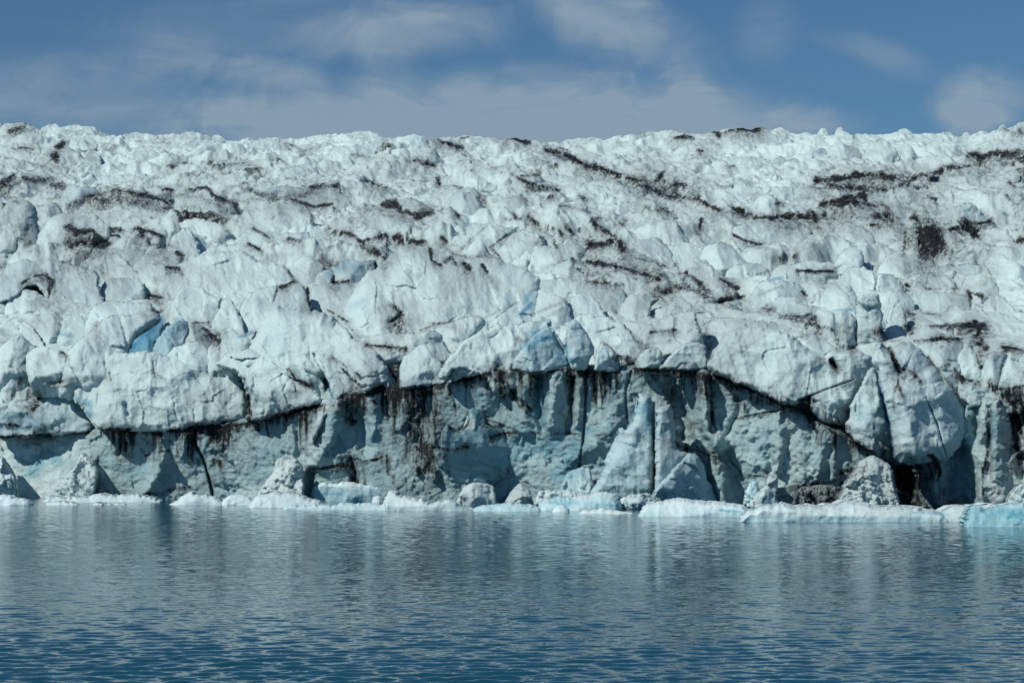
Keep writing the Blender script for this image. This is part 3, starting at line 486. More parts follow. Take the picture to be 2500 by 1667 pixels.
BLUE = [
 ('D', '860,350 930,280 1010,210 1070,150', 18, .95), ('D', '900,340 980,330', 12, .8), ('D', '1040,330 1100,240 1200,160', 22, .52), ('D', '500,650 600,700 600,800', 14, .5), ('D', '560,690 610,720', 8, .6), ('D', '60,780 200,800 350,880', 24, .55), ('D', '60,860 330,860', 14, .75), ('D', '320,680 420,640', 12, .4), ('D', '140,1100 200,1150 260,1080', 22, .50), ('D', '350,1050 460,1120', 26, .42), ('D', '700,1100 850,1180 950,1140', 40, .38), ('D', '1600,260 1700,220', 9, .6), ('D', '370,235 480,245', 9, .5),
 ('D', '1630,560 1680,620', 9, .6), ('D', '830,720 860,770', 10, .45), ('D', '1200,700 1240,820', 14, .35), ('D', '2160,500 2230,640', 8, .5), ('D', '1000,1150 1130,1200', 30, .35), ('D', '1500,1200 1750,1100 2000,900', 50, .35), ('D', '2250,170 2300,250', 16, .35), ('D', '1800,330 1900,200', 50, .16),
 ('E', '1330,330 1450,230 1560,320 1600,430', 34, .62), ('E', '1400,300 1500,250', 22, .75), ('E', '1240,440 1290,380', 14, .6), ('E', '1640,180 1700,320 1680,440', 22, .48), ('E', '1820,330 1900,440', 18, .35), ('E', '1430,520 1420,700 1440,860', 20, .62), ('E', '1640,560 1620,700 1640,860', 16, .6), ('E', '820,1030 820,1200', 14, .7), ('E', '850,1080 1250,1100', 40, .55), ('E', '1300,950 1700,1000 1600,1150', 50, .55), ('E', '1500,900 1900,880', 30, .5), ('E', '1800,600 1960,780', 36, .45), ('E', '2060,760 2150,700 2150,880', 26, .62), ('E', '2190,760 2190,900', 6, .95), ('E', '2240,900 2320,880', 20, .45), ('E', '1900,1050 2100,1000 2150,1250', 50, .33), ('E', '2100,1230 2200,1280', 20, .55),
 ('E', '60,800 200,760 280,900', 34, .42), ('E', '60,930 100,880', 12, .6), ('E', '820,600 860,720', 5, .7), ('E', '960,640 1100,660', 24, .4), ('E', '2100,360 2200,420', 16, .4), ('E', '760,330 1060,160', 8, .4), ('E', '1300,100 1370,30', 9, .95), ('E', '1330,20 1370,-40', 12, .6), ('E', '1200,-10 1220,40', 8, .5), ('E', '230,30 270,100 300,190', 16, .3), ('E', '0,570 30,650', 6, .8), ('E', '570,530 760,480', 40, .15), ('E', '850,480 1050,450', 40, .15),
 ('F', '1350,480 1390,700 1440,900 1460,1060', 7, .95), ('F', '1690,670 1760,850 1820,1070', 2.6, .95), ('F', '1230,620 1250,800 1350,900', 34, .42), ('F', '1500,800 1700,900', 60, .25), ('F', '1850,700 1930,850 1850,1000', 24, .40), ('F', '1820,1080 1780,1300', 12, .5), ('F', '1900,1100 1860,1300', 20, .4), ('F', '2130,760 2150,1000 2180,1200', 18, .4), ('F', '480,1240 530,1280', 14, .5), ('F', '100,1120 140,1320', 26, .35), ('F', '420,1200 320,1100', 20, .25), ('F', '700,880 850,1000', 40, .25), ('F', '300,420 700,500', 60, .12), ('F', '1330,330 1400,320', 10, .2),
 ('F', '560,1355 740,1360', 9, .4), ('F', '300,1420 440,1430', 8, .78), ('F', '1600,1430 1800,1440 1780,1480', 12, .72), ('F', '2100,1450 2338,1460 2400,1440', 34, .80), ('F', '1990,1480 2100,1500', 14, .65), ('F', '700,1460 1200,1475', 5, .42), ('F', '1700,1350 1860,1350', 8, .2),
 ('E', '-90,1300 60,1310 200,1330', 11, .62), ('E', '1480,1370 1620,1370 1760,1370 1930,1385', 13, .62), ('E', '1980,1370 2090,1380', 9, .5), ('E', '1540,1400 1590,1390', 9, .35), ('E', '600,1410 900,1412', 4, .45), ('E', '1050,1400 1250,1410', 6, .45), ('E', '-90,1400 600,1405', 4, .35), ('D', '1250,1360 1450,1370', 4, .4), ('E', '2230,1440 2700,1455', 4, .4),
 ('A', '1070,545 1170,580', 6, .75), ('A', '1250,500 1270,560', 6, .6), ('A', '1460,430 1500,430', 5, .5), ('A', '1210,690 1220,740', 3, .6), ('A', '2060,710 2055,790', 3, .75), ('A', '1320,890 1330,930', 4, .7), ('A', '490,970 550,960', 7, .7), ('A', '650,1060 665,1180', 5, .6), ('A', '1280,760 1320,860', 2.6, .5), ('A', '930,1160 950,1230', 10, .35), ('A', '640,1330 660,1360', 6, .75), ('A', '1880,1090 1930,1120', 14, .35), ('A', '1550,960 1560,1080', 12, .3), ('A', '1700,1030 1700,1080', 6, .4), ('A', '0,630 100,700', 20, .2), ('A', '2140,1150 2200,1100', 9, .4), ('A', '1090,1120 1160,1060', 9, .35), ('A', '100,800 130,850', 7, .5), ('A', '30,340 20,400', 9, .3), ('A', '560,300 640,290', 14, .35), ('A', '840,200 830,220', 5, .4), ('A', '1830,460 1810,510', 7, .4), ('A', '1830,520 1900,520', 7, .55),
 ('B', '20,1060 130,1000 230,1040', 20, .45), ('B', '590,180 670,160', 20, .35), ('B', '580,300 630,280', 12, .35), ('B', '490,750 560,720', 9, .4), ('B', '620,700 650,740', 5, .5), ('B', '930,720 950,760', 7, .4), ('B', '410,880 400,960', 5, .85), ('B', '860,560 960,560', 16, .25), ('B', '1920,850 2040,850', 7, .5), ('B', '1990,1150 1960,1280', 5, .6), ('B', '1270,690 1360,700', 12, .3), ('B', '1680,1060 1720,1010', 12, .25), ('B', '160,1290 270,1240', 14, .3), ('B', '1200,1200 1220,1230', 7, .5), ('B', '1040,850 1090,900', 8, .3),
 ('C', '230,1260 290,1220', 10, .62), ('C', '380,1300 420,1270', 7, .5), ('C', '630,1110 720,1090', 6, .6), ('C', '1060,1310 1170,1310', 8, .6), ('C', '1060,1170 1200,1160', 12, .3), ('C', '1600,1260 1800,1290', 16, .25), ('C', '860,1355 930,1355', 5, .6), ('C', '1080,1400 1070,1450', 6, .55), ('C', '1390,1400 1400,1450', 6, .6), ('C', '1500,720 1600,680', 12, .4), ('C', '1940,620 1970,740', 14, .4), ('C', '1900,200 1940,210', 8, .3), ('C', '880,290 990,260', 9, .3), ('C', '780,780 820,820', 16, .2), ('C', '560,750 380,790', 20, .15), ('C', '400,960 600,960', 14, .28),
]
CRACK = [  # cracks: cut into the ice
 ('E', '1760,400 1740,560 1730,700 1720,900 1690,1120', 2.6, -1.3), ('E', '2190,700 2192,940 2195,1300', 2.0, -1.2), ('E', '2040,480 2000,620 2010,800', 2.2, -.9), ('F', '1350,470 1390,700 1440,900 1460,1070', 4.0, -1.5), ('F', '1680,660 1760,850 1820,1080', 1.8, -.7), ('F', '880,660 1000,610 1200,540', 1.6, -.4), ('F', '400,800 560,770 700,745', 1.6, -.5),
 ('D', '1310,880 1310,980 1360,1060 1400,1180 1430,1310', 4, -1.2), ('D', '1030,420 1040,500 1120,545', 1.6, -.4), ('D', '1640,540 1680,660 1680,820', 5, -1.0), ('D', '1300,740 1310,860', 1.6, -.4), ('E', '430,150 490,110', 8, -1.0), ('E', '1090,160 1280,20', 1.4, -.3), ('E', '1420,150 1590,60', 1.4, -.3), ('B', '1090,890 1280,755', 1.5, -.5), ('B', '690,910 700,980 760,1010', 4, -.6), ('B', '920,1000 950,1030', 7, -1.2), ('B', '1040,1010 1070,1050', 6, -.9), ('B', '450,1290 500,1340', 9, -1.0), ('D', '740,500 755,540', 5, -.7), ('D', '840,710 860,770', 8, -.7), ('F', '1050,410 1080,470', 6, -.9), ('F', '840,690 900,660 870,760', 6, -.6), ('F', '1430,330 1470,420 1510,500', 6, -.7), ('D', '2110,370 2230,650', 3, -.7), ('E', '1480,170 1600,380', 2, -.6),
 ('D', '1530,700 1600,620', 16, -.3), ('E', '1640,1120 1760,1120', 2, .4), ('F', '1210,690 1210,760', 3, -.4), ('E', '1150,700 1230,740', 14, -.4), ('E', '1230,200 1250,300', 8, .3),
]
RIB = [  # broad relief of the cliff face only (metres towards the water)
 ('F', '180,480 205,620 190,800 270,950 290,1150 320,1400', 24, 2.6), ('F', '230,540 240,760 260,880', 9, -1.6), ('F', '-40,560 60,800 30,980', 34, -1.2), ('F', '330,1050 450,1350', 26, -1.6), ('F', '420,560 420,760 340,920', 12, -.8), ('F', '700,760 690,1000 680,1150', 22, 1.2), ('F', '1000,900 950,1200', 24, 1.5), ('F', '1080,900 1050,1200', 16, 1.0), ('F', '560,900 580,1100', 60, .9), ('F', '850,900 860,1200', 30, .7),
 ('F', '1560,1180 1560,1390', 44, -3.0), ('F', '1750,1100 1730,1350', 16, .8), ('F', '1900,1000 1900,1390', 34, -3.0), ('F', '2010,700 2010,900', 16, -1.2), ('F', '2060,1080 2050,1390', 22, 1.4), ('F', '2160,640 2140,1000 2180,1390', 26, 1.6), ('F', '2110,700 2100,1050', 7, -1.0), ('F', '2300,620 2290,1000', 30, -1.8), ('F', '2330,1050 2330,1200', 30, -1.5), ('F', '2480,700 2450,1390', 60, 1.5),
 ('E', '60,700 20,900 -80,1100', 30, 2.0), ('E', '280,680 300,900', 20, 1.1), ('E', '200,800 240,1000', 26, -1.6), ('E', '380,690 420,800', 20, -1.0), ('E', '520,720 490,880', 16, 1.0), ('E', '620,700 640,1000', 22, -.8), ('E', '1430,520 1420,860', 20, -1.8), ('E', '1510,520 1500,850', 26, 1.3), ('E', '1640,560 1620,880', 14, -1.5), ('E', '1700,540 1680,850', 18, .9), ('E', '1880,560 1900,860', 34, 1.0), ('E', '1300,600 1320,880', 20, .8), ('E', '1200,560 1260,660 1370,750', 12, -1.0), ('E', '950,560 1000,700', 40, .8), ('E', '760,600 720,960', 30, .5), ('E', '1350,1000 1700,1130', 50, -.8), ('E', '1600,1100 1800,960', 20, .7), ('E', '60,1040 60,1100', 22, .9), ('E', '600,1130 600,1170', 10, 1.2), ('E', '710,1150 720,1200', 10, 1.0),
 ('E', '150,1100 180,1220', 12, -1.0), ('E', '2338,650 2400,900', 40, -1.6), ('E', '2100,560 2200,640', 30, -.6), ('D', '1080,900 1080,1000', 22, 1.0), ('D', '1090,1070 1050,1200 950,1310', 18, 1.5), ('D', '1100,1060 1100,1090', 12, .8), ('D', '1240,930 1230,1050', 14, .9), ('D', '820,960 800,1030', 20, -.8), ('D', '700,1150 660,1100', 14, -.9), ('D', '1450,1000 1540,1080', 26, .9), ('D', '1600,950 1700,1200', 40, -.6), ('D', '1990,820 2000,1000', 7, -.5), ('D', '130,1100 250,1000', 40, .8), ('D', '200,1100 260,1050', 26, -.9), ('D', '2080,1170 2080,1310', 12, -1.6), ('D', '2060,1050 1900,1040', 20, -.5), ('D', '20,930 330,910', 6, -1.0), ('D', '1650,1280 1450,1270', 20, -.5),
]
def _fill(lst, mp_, mode, seedo, jit):
    for i, q in enumerate(lst):
        pts = tr(q[0], q[1]); q = list(q)
        if mp_ is dirt_shade_map and q[0] in 'ABC' and q[3] > .65: q[2] = q[2] * 1.35 + 1; q += [0] * (5 - len(q)); q[4] = max(q[4], 18) * 1.2
        drip = q[4] if len(q) > 4 else 0.0
        if mp_ is dirt_shade_map and q[2] >= 5 and drip < 14 and q[3] > .6: drip = 14
        stroke(mp_, pts, q[2], q[3], drip * 1.3, mode, jit, i + seedo)
        if mp_ is dirt_shade_map: stroke(mp_, pts + [[0, q[2] * .8]], q[2] * 3.2 + 4, q[3] * (.54 if q[0] in 'ABC' else .66), drip * 2.6 + 8, mode, jit, i + seedo + 300)
_fill(DIRT_SHADE, dirt_shade_map, 'max', 0, .35); _fill(BLUE, blue_map, 'max', 500, .4)
_fill(CRACK, relief_map, 'add', 900, .3)
wall_map = np.zeros_like(relief_map); _fill(RIB, wall_map, 'add', 1300, .35)
# ------------------------------------------------------------------ the glacier: one thing, its seracs and cliff are parts
glacier = bpy.data.objects.new('glacier', None); S.collection.objects.link(glacier)
glacier.location = (0, 212, 0)
tag(glacier, 'blue-white crevassed glacier streaked with black ash, ending in an ice cliff above the water', 'glacier')

def ice_field():
    nc, nr = 1150, 1050
    s = np.linspace(-.335, .335, nc)
    uu = U0 + FPX * s                       # columns fan out from the boat only to keep the mesh density even
    t = np.linspace(0, 1, nr)
    yr = 11.0 + 640 * (t ** 1.55)
    Sg, YR = np.meshgrid(uu, yr)
    y = Dc(Sg) + YR
    x = (Sg - U0) / FPX * y
    v = vbase(np.minimum(YR, 500), Sg)
    z = zrow(v, y)
    back = np.maximum(YR - 500, 0)
    zc = zrow(vbase(np.full_like(YR, 500.0), Sg), Dc(Sg) + 500)
    z = np.where(YR > 500, zc - .10 * back - .0012 * back ** 2, z)
    xf, yf = x.ravel().astype(np.float32), y.ravel().astype(np.float32)
    amp = (sstep(6, 80, YR) * .75 + .12).ravel() * (1 - .35 * sstep(330, 500, YR).ravel())
    one = np.zeros_like(xf)
    wx = xf + 7 * fbm(xf / 26, yf / 40, one + 3.3, 3, .5, 11)
    wy = yf + 26 * fbm(xf / 62, yf / 90, one + 1.3, 3, .5, 12) + 7 * fbm(xf / 15, yf / 26, one + 4.4, 3, .55, 13) + 1.6 * fbm(xf / 3.6, yf / 6, one + 9.4, 3, .55, 14)
    h = np.zeros_like(xf); face = np.zeros_like(xf)
    for L, A, sd, sx_ in ((36.0, 5.4, 21, 22.0), (17.0, 3.0, 41, 11.0), (7.3, 1.2, 61, 5.0), (3.1, .5, 71, 2.2)):
        ph = wy / L + .23 * sd; idn = np.floor(ph); fr = ph - idn
        a = .5 + .62 * fbm(wx / sx_, idn * 5.37, one + sd, 3, .55, sd) + .25 * fbm(wx / (sx_ * .28), idn * 3.1, one + sd + 7, 2, .5, sd + 3)
        a = np.clip(a, -.1, 1.25)
        up = np.clip(fr / .26, 0, 1); up = up ** 1.4 * (2 - up) ** .6
        prof = np.where(fr < .26, np.sin(np.clip(up, 0, 1) * math.pi / 2), .5 + .5 * np.cos((fr - .26) / .74 * math.pi))
        h += A * a * prof; face = np.maximum(face, (fr < .24) * np.clip(a, 0, 1) * (A / 5.4))
    bump_ = fbm(xf / 3.4, yf / 5.5, one + 2.2, 4, .55, 71, 'billow')
    h = h + .95 * fbm(xf / 4.2 + .1 * yf, yf / 8.5, one + 3.7, 4, .6, 75, 'ridge') + 1.1 * chips((xf + .2 * yf) / 5.5, yf / 9.0, 73) + .5 * chips(xf / 2.4, yf / 4.0 + .2 * xf, 74)
    h = h - 2.6 - .35 * bump_ + .28 * fbm(xf / 1.5, yf / 2.2, one + 6.2, 3, .55, 81)
    zz = z.ravel() + h * amp - 5 * sstep(22, 10, YR).ravel()
    pu, pv = project(xf, yf, zz)
    d = samp(dirt_shade_map, pu, pv); b = samp(blue_map, pu, pv)
    patch = sstep(-.2, .35, fbm(xf / 42, yf / 80, one + 8.8, 3, .5, 51))
    d = np.maximum(d, .85 * face * patch * sstep(-.25, .35, fbm(xf / 5, yf / 9, one, 3, .55, 52)))
    low = sstep(.5, -1.3, h) * patch
    d = np.maximum(d, .42 * low * (YR.ravel() > 60))
    V = np.stack([xf, yf, zz], 1)
    i = np.arange(nc * nr).reshape(nr, nc)
    F = np.stack([i[:-1, :-1], i[:-1, 1:], i[1:, 1:], i[1:, :-1]], -1).reshape(-1, 4)
    return link_mesh('ice_field', V, F, M_FAR, d, b, glacier)
ice_field()

BAND = np.array([(-500, 1066), (0, 1066), (120, 1058), (250, 1052), (400, 1050), (480, 1042), (600, 1033), (700, 1012), (785, 990), (805, 968), (869, 963), (960, 950), (1087, 943), (1193, 912), (1229, 908), (1389, 897), (1480, 908), (1650, 903), (1719, 912), (1817, 944), (1912, 990), (1999, 1032), (2086, 1079), (2181, 1126), (2268, 1126), (2325, 1104), (2360, 1000), (2372, 940), (2500, 935), (3000, 935)], float)
def cliff():
    u = np.arange(-400, 2900, 2.6); nv = 150
    top = np.interp(u, [-400, 2900], [890, 890])
    D = Dc(u)
    foot = np.array([VH + HC / d * FPX + 14 for d in D])
    t = np.linspace(0, 1, nv)[:, None]
    Uu = np.broadcast_to(u[None], (nv, len(u))).copy(); Vv = top[None] * (1 - t) + foot[None] * t
    D0 = np.broadcast_to(D[None], Uu.shape)
    x, z = unproject(Uu, Vv, D0)
    xr, zr, one = x.ravel(), z.ravel(), np.zeros(x.size)
    n = 1.1 * fbm(xr / 6.5, one + 2, zr / 10, 3, .5, 101) + .27 * fbm(xr / 2.2, one + 2, zr / 4.5, 4, .55, 111) + .13 * fbm(xr / .8, one, zr / .8, 3, .6, 121) + .08 * fbm(xr / .3, one, zr / .3, 2, .6, 131)
    n = n - .16 * fbm(xr / 1.5 - .5 * zr / 1.5, one + 5, zr / 1.3, 3, .5, 141, 'billow') + .35 * fbm(xr / 4.2 + .25 * zr / 4.2, one + 5, zr / 9, 3, .5, 145, 'ridge')
    n = n + .30 * chips(xr / 2.6 + .3 * zr / 2.6, zr / 3.6, 161) + .13 * chips(xr / 1.1 - .3 * zr, zr / 1.4, 162)
    rel = n.reshape(x.shape) + samp(relief_map, Uu, Vv) + samp(wall_map, Uu, Vv)
    vb = np.interp(u, BAND[:, 0], BAND[:, 1])[None]
    over = sstep(vb + 2, vb - 26, Vv)                    # the wall steps back above the ash band, under the overhanging blocks
    Dv = D0 - rel * (1 - .5 * over) + 3.0 * over + 1.1 * np.maximum(vb - 12 - Vv, 0) * D0 / FPX + (.06 + .5 * sstep(330, 120, Uu)) * np.minimum(z - 3, 6)
    x, z = unproject(Uu, Vv, Dv)
    d = samp(dirt_shade_map, Uu, Vv); b = samp(blue_map, Uu, Vv)
    below = np.maximum(Vv - vb, 0) / 2.44
    cn = np.interp(Uu[0], np.arange(MW) * MS + MX0, col_n)
    c2 = fbm(u / 90.0, 0 * u, 0 * u + 9.1, 2, .5, 155)
    wash = np.clip(.55 + .8 * cn + .7 * c2, 0, 1)[None] * np.clip(1 - below / (38 + 60 * np.clip(cn + c2, 0, 1))[None], 0, 1) ** .8
    d = np.maximum(d, .80 * wash * (Uu > 215))
    run = np.clip(1 - below / (8 + 95 * np.clip(cn + .5 * c2, 0, 1.2))[None], 0, 1) ** .7 * (below > 0)
    d = np.maximum(d, np.clip(.62 + .9 * cn + .5 * c2, 0, 1.0)[None] * run * (Uu > 225) * np.interp(Uu, [2080, 2180], [1, .25]))
    d = np.maximum(d, .32 * np.clip(.6 + 1.2 * fbm(xr / 3, one, zr / 9, 4, .55, 156), 0, 1).reshape(x.shape))
    foot_dirt = .35 * sstep(1.2, .2, z) * sstep(-.2, .4, fbm(x.ravel() / 4, one, one + 3, 3, .5, 151)).reshape(x.shape)
    d = np.maximum(d, foot_dirt); pale = np.maximum(sstep(300, 130, Uu), sstep(2360, 2420, Uu)) + .55 * np.exp(-((Uu - 790 + .35 * (Vv - 1000)) / 26) ** 2) + .5 * np.exp(-((Uu - 1925) / 45) ** 2) + .45 * np.exp(-((Uu - 1725 - .35 * (Vv - 960)) / 14) ** 2)
    pale = np.clip(pale + .7 * sstep(.15, .6, fbm(xr / 9, one + 3, zr / 7, 3, .5, 165)).reshape(x.shape), 0, 1)
    b = np.maximum(b, .27 * (1 - pale)); d = d * (1 - .55 * sstep(300, 130, Uu))
    V = np.stack([x, Dv, z], -1).reshape(-1, 3)
    i = np.arange(nv * len(u)).reshape(nv, len(u))
    F = np.stack([i[:-1, :-1], i[1:, :-1], i[1:, 1:], i[:-1, 1:]], -1).reshape(-1, 4)
    return link_mesh('cliff_face', V, F, M_WALL, d.ravel(), b.ravel(), glacier)
cliff()

